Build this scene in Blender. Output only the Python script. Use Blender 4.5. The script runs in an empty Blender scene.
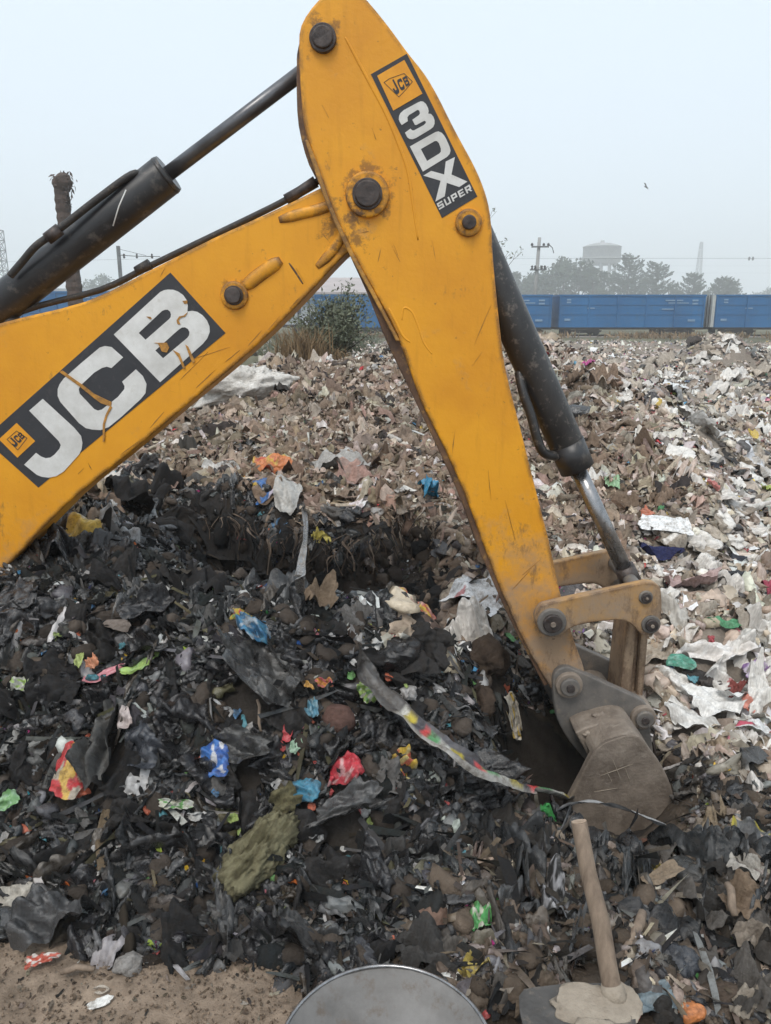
import bpy, bmesh, math, random
import numpy as np
from mathutils import Matrix, Vector

# ------------------------------------------------------------------ camera, sky, sun, exposure
S = bpy.context.scene
COL = S.collection
W, H = 771, 1024
F = 773.0
PITCH = math.radians(14.4)
CH = 1.6
CP, SP = math.cos(PITCH), math.sin(PITCH)
cam = bpy.data.cameras.new("camera")
cam.sensor_fit = 'VERTICAL'
cam.angle = 2 * math.atan(512 / F)
cam.clip_start = 0.05
cam.clip_end = 4000
camo = bpy.data.objects.new("camera", cam)
COL.objects.link(camo)
camo.location = (0, 0, CH)
camo.rotation_euler = (math.pi / 2 - PITCH, 0, 0)
S.camera = camo

SUN_EL, SUN_AZ = math.radians(58), math.radians(200)   # azimuth: clockwise from +Y, high behind the camera
world = bpy.data.worlds.new("World")
S.world = world
world.use_nodes = True
nt = world.node_tree
bg = nt.nodes["Background"]
sky = nt.nodes.new("ShaderNodeTexSky")
sky.sky_type = 'NISHITA'
sky.sun_disc = False
sky.sun_elevation = SUN_EL
sky.sun_rotation = SUN_AZ
sky.dust_density = 6.0
sky.air_density = 1.0
mixn = nt.nodes.new("ShaderNodeMix")
mixn.data_type = 'RGBA'
mixn.inputs[0].default_value = 0.86          # closed grey-white overcast with a little blue left in it
nt.links.new(sky.outputs[0], mixn.inputs[6])
mixn.inputs[7].default_value = (5.15, 5.85, 6.45, 1)
nt.links.new(mixn.outputs[2], bg.inputs[0])
bg.inputs[1].default_value = 0.145
sl = bpy.data.lights.new("sun", 'SUN')
sl.energy = 1.4
sl.angle = math.radians(20)
sl.color = (1.0, 0.95, 0.88)
so = bpy.data.objects.new("sun", sl)
COL.objects.link(so)
sd = Vector((math.sin(SUN_AZ) * math.cos(SUN_EL), math.cos(SUN_AZ) * math.cos(SUN_EL), math.sin(SUN_EL)))
so.rotation_euler = sd.to_track_quat('Z', 'Y').to_euler()
so.location = (0, -5, 30)
S.view_settings.view_transform = 'Standard'
S.view_settings.look = 'None'
S.view_settings.gamma = 1
S.view_settings.use_curve_mapping = False
S.view_settings.exposure = 0.38
S.cycles.use_denoising = True
S.cycles.max_bounces = 6
S.cycles.diffuse_bounces = 3
S.cycles.glossy_bounces = 2
S.cycles.volume_bounces = 3
S.cycles.transparent_max_bounces = 6

# ------------------------------------------------------------------ helpers
rng = np.random.default_rng(11)
random.seed(5)

def ray(px, py):
    u = px - 385.5
    v = 512.0 - py
    return u, F * CP + v * SP, -F * SP + v * CP

def P(px, py, Y):
    dx, dy, dz = ray(px, py)
    t = Y / dy
    return (dx * t, Y, CH + dz * t)

def mpp(pt):
    """metres per picture pixel at a point"""
    return (pt[1] * CP + (CH - pt[2]) * SP) / F

def project(x, y, z):
    zc = y * CP - (z - CH) * SP
    vc = y * SP + (z - CH) * CP
    zc = np.maximum(zc, 0.05)
    return 385.5 + F * x / zc, 512.0 - F * vc / zc

def tag(o, label=None, cat=None, group=None, kind=None):
    if label: o['label'] = label
    if cat: o['category'] = cat
    if group: o['group'] = group
    if kind: o['kind'] = kind
    return o

def empty(name, loc, label, cat, group=None):
    o = bpy.data.objects.new(name, None)
    o.empty_display_size = 0.1
    COL.objects.link(o)
    o.location = loc
    return tag(o, label, cat, group)

def mk(name, V, Fc, mat, parent=None, smooth=False, col=None, rough=None, loc=None):
    """one mesh object; V in world coordinates (or relative to loc)"""
    V = np.asarray(V, dtype=np.float32).reshape(-1, 3)
    me = bpy.data.meshes.new(name)
    if isinstance(Fc, np.ndarray):
        k = Fc.shape[1]
        me.vertices.add(len(V))
        me.vertices.foreach_set("co", V.ravel())
        me.loops.add(Fc.size)
        me.loops.foreach_set("vertex_index", Fc.astype(np.int32).ravel())
        me.polygons.add(len(Fc))
        me.polygons.foreach_set("loop_start", np.arange(0, Fc.size, k, dtype=np.int32))
        me.polygons.foreach_set("loop_total", np.full(len(Fc), k, dtype=np.int32))
        me.update(calc_edges=True)
    else:
        me.from_pydata(V.tolist(), [], Fc)
        me.update()
    if smooth:
        me.polygons.foreach_set("use_smooth", np.ones(len(me.polygons), dtype=bool))
    if col is not None:
        a = me.attributes.new("Col", 'FLOAT_COLOR', 'POINT')
        c4 = np.ones((len(V), 4), dtype=np.float32)
        c4[:, :3] = col
        a.data.foreach_set("color", c4.ravel())
    if mat: me.materials.append(mat)
    o = bpy.data.objects.new(name, me)
    COL.objects.link(o)
    if loc is not None: o.location = loc
    if parent is not None:
        o.parent = parent
        if parent.type == 'EMPTY':
            o.matrix_parent_inverse = Matrix.Translation(-Vector(parent.location)) if loc is None else Matrix.Identity(4)
    return o

def bev(o, w=0.006, seg=2, ang=35):
    m = o.modifiers.new("bevel", 'BEVEL')
    m.width = w
    m.segments = seg
    m.limit_method = 'ANGLE'
    m.angle_limit = math.radians(ang)
    m.harden_normals = False
    return o

def smooth_outline(pts, sub=4, closed=True, keep=()):
    """Catmull-Rom through the traced points; indices in keep stay sharp"""
    n = len(pts)
    out = []
    for i in range(n if closed else n - 1):
        p0, p1, p2, p3 = pts[(i - 1) % n], pts[i], pts[(i + 1) % n], pts[(i + 2) % n]
        if not closed:
            p0 = pts[max(i - 1, 0)]; p3 = pts[min(i + 2, n - 1)]
        if i in keep: p0 = p1
        if (i + 1) % n in keep: p3 = p2
        for k in range(sub):
            t = k / sub
            f = lambda a, b, c, d: 0.5 * (2 * b + (-a + c) * t + (2 * a - 5 * b + 4 * c - d) * t * t + (-a + 3 * b - 3 * c + d) * t ** 3)
            out.append(tuple(f(p0[j], p1[j], p2[j], p3[j]) for j in range(len(p1))))
    if not closed: out.append(tuple(pts[-1]))
    return out

def prism_world(xz, y0, y1):
    n = len(xz)
    V = [(x, y0, z) for x, z in xz] + [(x, y1, z) for x, z in xz]
    area = sum(xz[i][0] * xz[(i + 1) % n][1] - xz[(i + 1) % n][0] * xz[i][1] for i in range(n))
    f = list(range(n))
    if area < 0: f = f[::-1]
    Fc = [f, [i + n for i in f[::-1]]]
    for a in range(n):
        i, j = f[a], f[(a + 1) % n]
        Fc.append([i, i + n, j + n, j])
    return V, Fc

def plate(name, pxs, Y0, Y1, mat, parent, ref=None, bw=0.006, seg=2):
    ref = Y0 if ref is None else ref
    xz = [(lambda q: (q[0], q[2]))(P(a, b, ref)) for a, b in pxs]
    V, Fc = prism_world(xz, Y0, Y1)
    o = mk(name, V, Fc, mat, parent)
    if bw: bev(o, bw, seg)
    return o

def tube_geo(path, radius, seg=12, cap=True, flat=None):
    path = [Vector(p) for p in path]
    n = len(path)
    rad = radius if hasattr(radius, '__len__') else [radius] * n
    V, Fc = [], []
    t0 = (path[1] - path[0]).normalized()
    up = Vector((0, 0, 1)) if abs(t0.z) < 0.9 else Vector((1, 0, 0))
    a = t0.cross(up).normalized()
    for i in range(n):
        t = (path[min(i + 1, n - 1)] - path[max(i - 1, 0)]).normalized()
        a = (a - t * a.dot(t)).normalized()
        b = t.cross(a)
        for k in range(seg):
            th = 2 * math.pi * k / seg
            d = a * math.cos(th) + b * math.sin(th)
            q = path[i] + d * rad[i]
            if flat: q.y = path[i].y + (q.y - path[i].y) * flat
            V.append(tuple(q))
    for i in range(n - 1):
        for k in range(seg):
            k2 = (k + 1) % seg
            Fc.append([i * seg + k, i * seg + k2, (i + 1) * seg + k2, (i + 1) * seg + k])
    if cap:
        Fc.append(list(range(seg))[::-1])
        Fc.append([(n - 1) * seg + k for k in range(seg)])
    return V, Fc

def join_geo(parts):
    V, Fc = [], []
    for v, f in parts:
        o = len(V)
        V += [tuple(q) for q in v]
        Fc += [[i + o for i in g] for g in f]
    return V, Fc

def tube(name, path, radius, mat, parent=None, seg=14, smooth=True, bw=0, flat=None):
    V, Fc = tube_geo(path, radius, seg, True, flat)
    o = mk(name, V, Fc, mat, parent, smooth=False)
    if smooth:
        for p in o.data.polygons:
            if len(p.vertices) == 4: p.use_smooth = True
    if bw: bev(o, bw, 2)
    return o

def box_geo(x0, x1, y0, y1, z0, z1):
    V = [(x0, y0, z0), (x1, y0, z0), (x1, y1, z0), (x0, y1, z0), (x0, y0, z1), (x1, y0, z1), (x1, y1, z1), (x0, y1, z1)]
    return V, [[0, 3, 2, 1], [4, 5, 6, 7], [0, 1, 5, 4], [1, 2, 6, 5], [2, 3, 7, 6], [3, 0, 4, 7]]

def disc_y(name, c, r, y0, y1, mat, parent, seg=32, bw=0.004, squash=None):
    """a pin or boss: cylinder along Y, y0 nearest the camera"""
    xz = [(c[0] + r * math.cos(2 * math.pi * k / seg), c[2] + r * math.sin(2 * math.pi * k / seg)) for k in range(seg)]
    V, Fc = prism_world(xz, y0, y1)
    o = mk(name, V, Fc, mat, parent)
    for p in o.data.polygons:
        if len(p.vertices) == 4: p.use_smooth = True
    if bw: bev(o, bw, 3)
    return o

# ------------------------------------------------------------------ materials
def newmat(name):
    m = bpy.data.materials.new(name)
    m.use_nodes = True
    t = m.node_tree
    return m, t, t.nodes["Principled BSDF"]

class G:
    def __init__(s, t): s.t = t
    def n(s, kind, **kw):
        nd = s.t.nodes.new(kind)
        for k, v in kw.items(): setattr(nd, k, v)
        return nd
    def l(s, a, b): s.t.links.new(a, b)
    def noise(s, scale, detail=4, rough=0.6, vec=None, dist=0.0):
        nd = s.n("ShaderNodeTexNoise")
        nd.inputs["Scale"].default_value = scale
        nd.inputs["Detail"].default_value = detail
        nd.inputs["Roughness"].default_value = rough
        nd.inputs["Distortion"].default_value = dist
        if vec is not None: s.l(vec, nd.inputs["Vector"])
        return nd.outputs["Fac"]
    def ramp(s, fac, stops):
        nd = s.n("ShaderNodeValToRGB")
        e = nd.color_ramp.elements
        while len(e) < len(stops): e.new(0.5)
        for i, (p, c) in enumerate(stops):
            e[i].position = p
            e[i].color = (c, c, c, 1) if not hasattr(c, '__len__') else (*c, 1)
        s.l(fac, nd.inputs[0])
        return nd.outputs[0]
    def mix(s, fac, a, b, mode='MIX'):
        nd = s.n("ShaderNodeMix", data_type='RGBA', blend_type=mode)
        for sock, v in ((nd.inputs[0], fac), (nd.inputs[6], a), (nd.inputs[7], b)):
            if hasattr(v, 'is_linked'): s.l(v, sock)
            elif sock == nd.inputs[0]: sock.default_value = v
            else: sock.default_value = (*v, 1)
        return nd.outputs[2]
    def math(s, op, a, b=0.0, clamp=False):
        nd = s.n("ShaderNodeMath", operation=op, use_clamp=clamp)
        for sock, v in ((nd.inputs[0], a), (nd.inputs[1], b)):
            if hasattr(v, 'is_linked'): s.l(v, sock)
            else: sock.default_value = v
        return nd.outputs[0]
    def bump(s, h, strength, dist, bsdf):
        nd = s.n("ShaderNodeBump")
        nd.inputs["Strength"].default_value = strength
        nd.inputs["Distance"].default_value = dist
        s.l(h, nd.inputs["Height"])
        s.l(nd.outputs[0], bsdf.inputs["Normal"])
    def coord(s):
        return s.n("ShaderNodeTexCoord").outputs["Object"]
    def mapping(s, vec, scale=(1, 1, 1), rot=(0, 0, 0)):
        nd = s.n("ShaderNodeMapping")
        nd.inputs["Scale"].default_value = scale
        nd.inputs["Rotation"].default_value = rot
        s.l(vec, nd.inputs["Vector"])
        return nd.outputs[0]

def mat_paint(name, base, dark, mud_amount=1.0, wear=True, rough=0.42):
    m, t, b = newmat(name)
    g = G(t)
    co = g.coord()
    var = g.ramp(g.noise(2.2, 5, 0.62, co), [(0.32, dark), (0.62, base)])
    # rain streaks and grime
    streak = g.ramp(g.noise(9, 4, 0.6, g.mapping(co, (3.2, 1, 0.35))), [(0.56, 0.0), (0.82, 0.28)])
    c = g.mix(streak, var, tuple(0.55 * x for x in dark))
    # scratches at two angles
    for sc, rot, th in (((150, 1, 3.0), 0.55, 0.735), ((140, 1, 3.4), -0.9, 0.74), ((170, 1, 4), 1.35, 0.745)):
        s1 = g.ramp(g.noise(1.0, 3, 0.55, g.mapping(g.mapping(co, (1, 1, 1), (0, rot, 0)), sc)), [(th, 0.0), (th + 0.05, 0.4)])
        s2 = g.ramp(g.noise(3.1, 2, 0.5, co), [(0.48, 0.0), (0.6, 1.0)])
        c = g.mix(g.math('MULTIPLY', s1, s2), c, (0.10, 0.055, 0.025))
    # grease and rust round the pivots
    for (qx, qz, r0, r1) in PIVOTS:
        ds = g.n("ShaderNodeVectorMath", operation='DISTANCE')
        mp = g.mapping(co, (1, 0, 1)); g.l(mp, ds.inputs[0]); ds.inputs[1].default_value = (qx, 0, qz)
        mr = g.n("ShaderNodeMapRange", interpolation_type='SMOOTHSTEP'); mr.inputs["From Min"].default_value = r1; mr.inputs["From Max"].default_value = r0
        g.l(ds.outputs["Value"], mr.inputs["Value"])
        gr_ = g.ramp(g.math('ADD', g.math('MULTIPLY', mr.outputs[0], 0.34), g.noise(19, 7, 0.75, co)), [(0.80, 0.0), (0.90, 0.7)])
        c = g.mix(g.math('MULTIPLY', gr_, mr.outputs[0]), c, (0.11, 0.055, 0.022))
    # mud, thick on the lower arm that goes into the refuse
    sep = g.n("ShaderNodeSeparateXYZ"); g.l(co, sep.inputs[0])
    low = g.math('MULTIPLY', g.math('SUBTRACT', 1.05, sep.outputs[2]), 0.95, True)
    mud = g.ramp(g.math('ADD', g.noise(5, 7, 0.7, co), g.math('MULTIPLY', low, 0.50 * mud_amount)), [(0.60, 0.0), (0.88, 0.85)])
    c = g.mix(mud, c, (0.27, 0.215, 0.165))
    grime = g.ramp(g.math('ADD', g.noise(8, 8, 0.78, g.mapping(co, (1.6, 1, 0.8))), g.math('MULTIPLY', low, 0.20)), [(0.62, 0.0), (0.74, 0.7)])
    c = g.mix(grime, c, (0.12, 0.075, 0.045))
    spots = g.ramp(g.noise(34, 5, 0.65, co), [(0.66, 0.0), (0.72, 0.8)])
    c = g.mix(g.math('MULTIPLY', spots, 0.8), c, (0.09, 0.05, 0.03))
    if wear:
        bv = g.n("ShaderNodeBevel"); bv.samples = 3; bv.inputs[0].default_value = 0.022
        geo = g.n("ShaderNodeNewGeometry")
        dp = g.n("ShaderNodeVectorMath", operation='DOT_PRODUCT')
        g.l(bv.outputs[0], dp.inputs[0]); g.l(geo.outputs["Normal"], dp.inputs[1])
        edge = g.math('MULTIPLY', g.math('SUBTRACT', 1.0, dp.outputs["Value"]), 26.0, True)
        en = g.ramp(g.noise(11, 7, 0.75, co), [(0.40, 0.0), (0.56, 1.0)])
        c = g.mix(g.math('MULTIPLY', edge, en), c, (0.085, 0.045, 0.026))
    g.l(c, b.inputs["Base Color"])
    g.l(g.math('ADD', g.math('MULTIPLY', mud, 0.35), g.math('ADD', rough, g.math('MULTIPLY', g.noise(20, 3, .5, co), 0.12))), b.inputs["Roughness"])
    g.bump(g.math('ADD', g.noise(60, 4, 0.6, co), g.math('MULTIPLY', mud, 1.5)), 0.12, 0.01, b)
    return m

def mat_simple(name, base, dark, scale=8, rough=0.6, metal=0.0, bump=0.2, bs=60, bd=0.01, detail=6, spots=None, aniso=None):
    m, t, b = newmat(name)
    g = G(t)
    co = g.coord()
    v = co if aniso is None else g.mapping(co, aniso)
    c = g.ramp(g.noise(scale, detail, 0.65, v), [(0.33, dark), (0.66, base)])
    if spots:
        c = g.mix(g.ramp(g.noise(scale * 3.3, 6, 0.7, co), [(0.55, 0.0), (0.68, 0.85)]), c, spots)
    g.l(c, b.inputs["Base Color"])
    b.inputs["Metallic"].default_value = metal
    g.l(g.math('ADD', rough - 0.12, g.math('MULTIPLY', g.noise(scale * 2, 4, 0.6, co), 0.25)), b.inputs["Roughness"])
    if bump: g.bump(g.noise(bs, 5, 0.65, v), bump, bd, b)
    return m

def mat_attr(name, rough, spec, bump, scale=55, dirt=(0.07, 0.055, 0.042), damt=0.7, lo=0.46, hi=0.72, crease=0.6, cs=16):
    """things of the dump: own colour from the mesh, soiled by mud, creased all over"""
    m, t, b = newmat(name)
    g = G(t)
    at = g.n("ShaderNodeAttribute"); at.attribute_name = "Col"
    geo = g.n("ShaderNodeNewGeometry").outputs["Position"]
    soil = g.ramp(g.noise(scale * 0.45, 7, 0.75, geo), [(lo, 0.0), (hi, damt)])
    soil_c = g.mix(0.45, g.mix(1.0, at.outputs["Color"], (0.42, 0.36, 0.30), 'MULTIPLY'), dirt)
    c = g.mix(soil, at.outputs["Color"], soil_c)
    g.l(c, b.inputs["Base Color"])
    g.l(g.math('ADD', rough, g.math('MULTIPLY', soil, 0.5)), b.inputs["Roughness"])
    b.inputs["Specular IOR Level"].default_value = spec
    rd = g.n("ShaderNodeTexNoise"); rd.noise_type = 'RIDGED_MULTIFRACTAL'
    rd.inputs["Scale"].default_value = cs; rd.inputs["Detail"].default_value = 4; rd.inputs["Distortion"].default_value = 0.5
    g.l(geo, rd.inputs["Vector"])
    hgt = g.math('ADD', g.math('MULTIPLY', g.noise(scale, 6, 0.7, geo), bump), g.math('MULTIPLY', rd.outputs["Fac"], crease))
    g.bump(hgt, 0.85, 0.02, b)
    return m

PIVOTS = [(lambda q: (q[0], q[2], r0, r1))(P(a, b, 2.82)) for a, b, r0, r1 in ((323, 39, .04, .14), (367, 195, .06, .20), (468, 223, .03, .11), (234, 295, .03, .12), (345, 225, .06, .22), (551, 621, .04, .18), (650, 612, .03, .16), (570, 680, .05, .22))]
M = {}
M['yellow'] = mat_paint('yellow_paint', (0.77, 0.345, 0.012), (0.64, 0.262, 0.010))
M['yellow_plain'] = mat_paint('plain_yellow_paint', (0.77, 0.345, 0.012), (0.64, 0.262, 0.010), 1.0, False)
M['yellow_worn'] = mat_paint('worn_yellow_paint', (0.60, 0.30, 0.045), (0.36, 0.19, 0.045), 1.25)
M['brown_plate'] = mat_simple('rusty_brown_plate', (0.16, 0.085, 0.045), (0.05, 0.028, 0.018), 9, 0.7, spots=(0.30, 0.17, 0.05))
M['pin'] = mat_simple('dark_pin_steel', (0.10, 0.085, 0.08), (0.035, 0.03, 0.03), 30, 0.5, 0.5, bump=0.25, spots=(0.10, 0.06, 0.04))
M['black_steel'] = mat_simple('black_cylinder_paint', (0.027, 0.028, 0.031), (0.013, 0.013, 0.015), 5, 0.38, 0.0, bump=0.08, spots=(0.10, 0.09, 0.08))
M['black_worn'] = mat_simple('scuffed_black_paint', (0.036, 0.035, 0.035), (0.013, 0.013, 0.014), 9, 0.38, 0.0, bump=0.1, spots=(0.16, 0.14, 0.12), aniso=(1, 1, 0.5))
M['chrome'] = mat_simple('chrome_rod', (0.36, 0.36, 0.37), (0.22, 0.22, 0.22), 14, 0.27, 0.9, bump=0.05, spots=(0.16, 0.155, 0.15), aniso=(3, 3, .6))
M['rod_dark'] = mat_simple('dull_rod', (0.16, 0.165, 0.175), (0.09, 0.09, 0.095), 12, 0.35, 0.7, bump=0.05)
M['rubber'] = mat_simple('hose_rubber', (0.035, 0.033, 0.032), (0.018, 0.017, 0.017), 20, 0.6, 0, bump=0.15, spots=(0.10, 0.08, 0.06))
M['bucket'] = mat_simple('muddy_bucket_steel', (0.31, 0.258, 0.21), (0.135, 0.107, 0.085), 7, 0.66, 0.2, bump=0.5, bs=50, spots=(0.31, 0.265, 0.22))
M['bucket_dark'] = mat_simple('bucket_bracket_steel', (0.21, 0.19, 0.17), (0.10, 0.098, 0.095), 7, 0.62, 0.25, bump=0.3, bs=90, spots=(0.24, 0.20, 0.16))
M['sticker_black'] = mat_simple('sticker_charcoal', (0.035, 0.038, 0.045), (0.026, 0.028, 0.034), 14, 0.55, 0, bump=0.05, spots=(0.05, 0.05, 0.055))
M['sticker_white'] = mat_simple('sticker_white', (0.74, 0.75, 0.74), (0.55, 0.55, 0.53), 10, 0.5, 0, bump=0.05, spots=(0.60, 0.60, 0.57))
M['sticker_yellow'] = mat_simple('sticker_yellow', (0.80, 0.36, 0.02), (0.68, 0.28, 0.012), 18, 0.5, 0, bump=0.05)
M['scuff'] = mat_simple('paint_scuff', (0.42, 0.19, 0.03), (0.20, 0.10, 0.03), 40, 0.7, 0, bump=0)
M['scratch'] = mat_simple('exposed_paint', (0.55, 0.26, 0.04), (0.22, 0.12, 0.04), 60, 0.6, 0, bump=0)
M['film'] = mat_attr('soiled_plastic_film', 0.20, 0.6, 0.25, 60, damt=0.6, lo=0.50, crease=0.85, cs=22)
M['cloth'] = mat_attr('soiled_cloth', 0.85, 0.2, 0.55, 90, crease=0.40, cs=14)
M['mineral'] = mat_attr('clods_and_stones', 0.9, 0.2, 0.9, 60, damt=0.55, crease=0.2, cs=30)
M['print'] = mat_attr('printed_wrapper', 0.34, 0.5, 0.2, 70, damt=0.85, lo=0.46, hi=0.66, crease=0.6, cs=26)
M['ground'] = mat_attr('ground_soil', 0.92, 0.2, 0.9, 45, dirt=(0.03, 0.025, 0.02), damt=0.55, crease=0.25, cs=22)
M['wood'] = mat_simple('handle_wood', (0.275, 0.21, 0.155), (0.15, 0.11, 0.08), 5, 0.75, 0, bump=0.3, bs=40, aniso=(9, 9, 0.8))
M['wood_end'] = mat_simple('wood_end_grain', (0.46, 0.36, 0.27), (0.30, 0.22, 0.16), 60, 0.8, 0, bump=0.3)
M['pan'] = mat_simple('pan_steel', (0.235, 0.228, 0.22), (0.12, 0.114, 0.108), 6, 0.68, 0.2, bump=0.3, bs=25, spots=(0.13, 0.105, 0.085), detail=9)
M['hoe'] = mat_simple('hoe_steel', (0.13, 0.125, 0.12), (0.06, 0.058, 0.056), 9, 0.6, 0.4, bump=0.3, spots=(0.22, 0.19, 0.155))
M['caked'] = mat_simple('dried_mud', (0.36, 0.31, 0.25), (0.24, 0.20, 0.155), 16, 0.95, 0, bump=0.8, bs=50)

# ------------------------------------------------------------------ noise and the lie of the land
def _h(ix, iy, seed):
    h = (ix.astype(np.int64) * 374761393 + iy.astype(np.int64) * 668265263 + seed * 974711) & 0xffffffff
    h = ((h ^ (h >> 13)) * 1274126177) & 0xffffffff
    return (h ^ (h >> 16)) & 0xffffffff

def perlin(x, y, seed=0):
    x = np.asarray(x, dtype=np.float64); y = np.asarray(y, dtype=np.float64)
    ix = np.floor(x); iy = np.floor(y)
    fx = x - ix; fy = y - iy
    u = fx * fx * fx * (fx * (fx * 6 - 15) + 10)
    v = fy * fy * fy * (fy * (fy * 6 - 15) + 10)
    def gr(dx, dy):
        a = _h(ix + dx, iy + dy, seed) * (2 * np.pi / 4294967296.0)
        return np.cos(a) * (fx - dx) + np.sin(a) * (fy - dy)
    a = gr(0, 0) * (1 - u) + gr(1, 0) * u
    b = gr(0, 1) * (1 - u) + gr(1, 1) * u
    return (a * (1 - v) + b * v) * 1.5

def sst(a, b, x):
    t = np.clip((x - a) / (b - a), 0, 1)
    return t * t * (3 - 2 * t)

def ctrl():
    C = []
    def w(x, y, z): C.append((x, y, z))
    def p(px, py, Y): C.append(P(px, py, Y))
    for a in (-1.1, -0.75, -0.45, -0.2, 0.05, 0.3, 0.55, 0.85, 1.1):
        for y in (0.9, 1.2, 1.45): w(a * y, y, 0.0)
    # black heap, front face up to the ridge
    for px in (-60, 40, 140, 240, 330):
        for py, Y in ((950, 1.66), (900, 1.80), (850, 1.93), (800, 2.06), (750, 2.20), (700, 2.35), (650, 2.52)): p(px, py, Y)
    for px in (400,):
        for py, Y in ((950, 1.65), (900, 1.79), (850, 1.95), (800, 2.10), (750, 2.26), (700, 2.42), (650, 2.60)): p(px, py, Y)
    p(0, 600, 2.74); p(100, 600, 2.74); p(200, 600, 2.74); p(300, 606, 2.70); p(380, 620, 2.68); p(440, 640, 2.68)
    p(0, 560, 3.0); p(60, 530, 3.3); p(120, 505, 3.8); p(-100, 620, 2.8); p(-100, 560, 3.4)
    # hollow behind it and its cut bank
    w(-0.70, 3.25, 0.38); w(-0.40, 3.25, 0.16); w(-0.12, 3.25, 0.08); w(0.1, 3.2, 0.12); w(-0.3, 3.55, 0.14); w(-0.05, 3.55, 0.10)
    p(250, 588, 3.85); p(330, 600, 3.8); p(270, 545, 4.02); p(340, 550, 3.98)
    p(240, 512, 4.15); p(300, 512, 4.12); p(350, 516, 4.1); p(400, 535, 3.95); p(200, 520, 4.15)
    # brown heap
    for q in ((200, 480, 4.75), (300, 480, 4.75), (400, 488, 4.65), (150, 470, 4.9), (200, 440, 5.6), (300, 430, 5.8), (400, 438, 5.7),
              (250, 400, 7.2), (350, 385, 7.6), (300, 374, 8.2), (220, 396, 7.8), (160, 430, 6.6), (420, 360, 8.4), (480, 350, 8.8), (520, 346, 8.6),
              (570, 371, 7.6), (631, 394, 6.6), (680, 442, 5.6), (712, 500, 4.7), (560, 450, 6.0), (600, 480, 5.3), (530, 480, 5.2),
              (480, 420, 6.4), (640, 520, 4.6), (560, 540, 4.2), (460, 500, 4.6), (450, 570, 3.8), (520, 600, 3.6), (600, 560, 4.0), (660, 560, 4.1)): p(*q)
    p(300, 366, 10.0); p(360, 361, 10.0); p(420, 352, 10.5); p(240, 374, 10.0); p(500, 346, 11.0)
    # field to the right
    for q in ((740, 560, 4.4), (760, 500, 5.7), (771, 450, 7.5), (740, 400, 12.0), (700, 420, 9.5), (680, 620, 3.55), (770, 640, 3.45), (700, 700, 3.05), (771, 720, 2.95),
              (655, 680, 3.15), (600, 655, 3.5), (850, 600, 3.9), (850, 800, 2.3)): p(*q)
    # the pit the bucket works in
    w(0.60, 2.72, -0.48); w(0.80, 2.75, -0.50); w(0.98, 2.8, -0.42); w(0.62, 2.95, -0.40); w(0.85, 3.0, -0.42); w(1.0, 3.0, -0.35); w(0.78, 2.58, -0.36)
    p(500, 815, 2.24); p(560, 838, 2.17); p(620, 858, 2.13); p(680, 848, 2.2); p(710, 815, 2.38); w(0.70, 2.36, -0.26); w(0.86, 2.40, -0.28); p(712, 760, 2.66); p(470, 728, 2.46); p(486, 766, 2.38)
    p(492, 652, 3.12); p(535, 668, 3.3); p(590, 672, 3.4)
    for q in ((600, 900, 1.82), (700, 900, 1.83), (771, 900, 1.84), (550, 850, 2.02), (700, 850, 2.04), (771, 850, 2.08), (460, 850, 1.99), (430, 800, 2.12),
              (460, 900, 1.80), (480, 950, 1.65), (600, 950, 1.66), (720, 950, 1.67), (850, 900, 1.84)): p(*q)
    for a, vals in ((-1.1, (0.05, 0.2, 0.35, 0.5, 0.55, 0.5, 0.2)), (-0.8, (0.08, 0.3, 0.45, 0.6, 0.62, 0.55, 0.2)), (1.1, (0, 0.0, 0.03, 0.12, 0.22, 0.25, 0.2)), (0.8, (0, 0.0, 0.02, 0.14, 0.24, 0.25, 0.2))):
        for y, z in zip((1.7, 2.1, 2.8, 4.0, 6.0, 9.0, 14.0), vals): w(a * y, y, z)
    for a in (-0.5, -0.25, 0, 0.25, 0.5): w(a * 14, 14, 0.25); w(a * 18, 18, 0.2)
    return np.array(C)

CT = ctrl()
def cc(x, y):
    y = np.clip(y, 0.9, 20.0)
    a = np.clip(x / y, -1.15, 1.15)
    return np.stack([a * 2.6, np.log(y) * 2.2], -1)
cp = cc(CT[:, 0], CT[:, 1])
def rbf(d2): return 0.5 * d2 * np.log(d2 + 1e-12)
nC = len(CT)
A = np.zeros((nC + 3, nC + 3))
A[:nC, :nC] = rbf(((cp[:, None] - cp[None]) ** 2).sum(-1)) + np.eye(nC) * 0.004
A[:nC, nC] = 1; A[:nC, nC + 1:] = cp
A[nC:, :nC] = A[:nC, nC:].T
sol = np.linalg.solve(A, np.concatenate([CT[:, 2], [0, 0, 0]]))
NA, NL = 420, 420
ga = np.linspace(-1.15, 1.15, NA); gl = np.linspace(math.log(0.9), math.log(20), NL)
gA, gL = np.meshgrid(ga, gl)
gp = np.stack([gA.ravel() * 2.6, gL.ravel() * 2.2], -1)
LUT = np.empty(len(gp))
for i in range(0, len(gp), 20000):
    q = gp[i:i + 20000]
    LUT[i:i + 20000] = rbf(((q[:, None] - cp[None]) ** 2).sum(-1)) @ sol[:nC] + sol[nC] + q @ sol[nC + 1:]
LUT = LUT.reshape(NL, NA)

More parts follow.
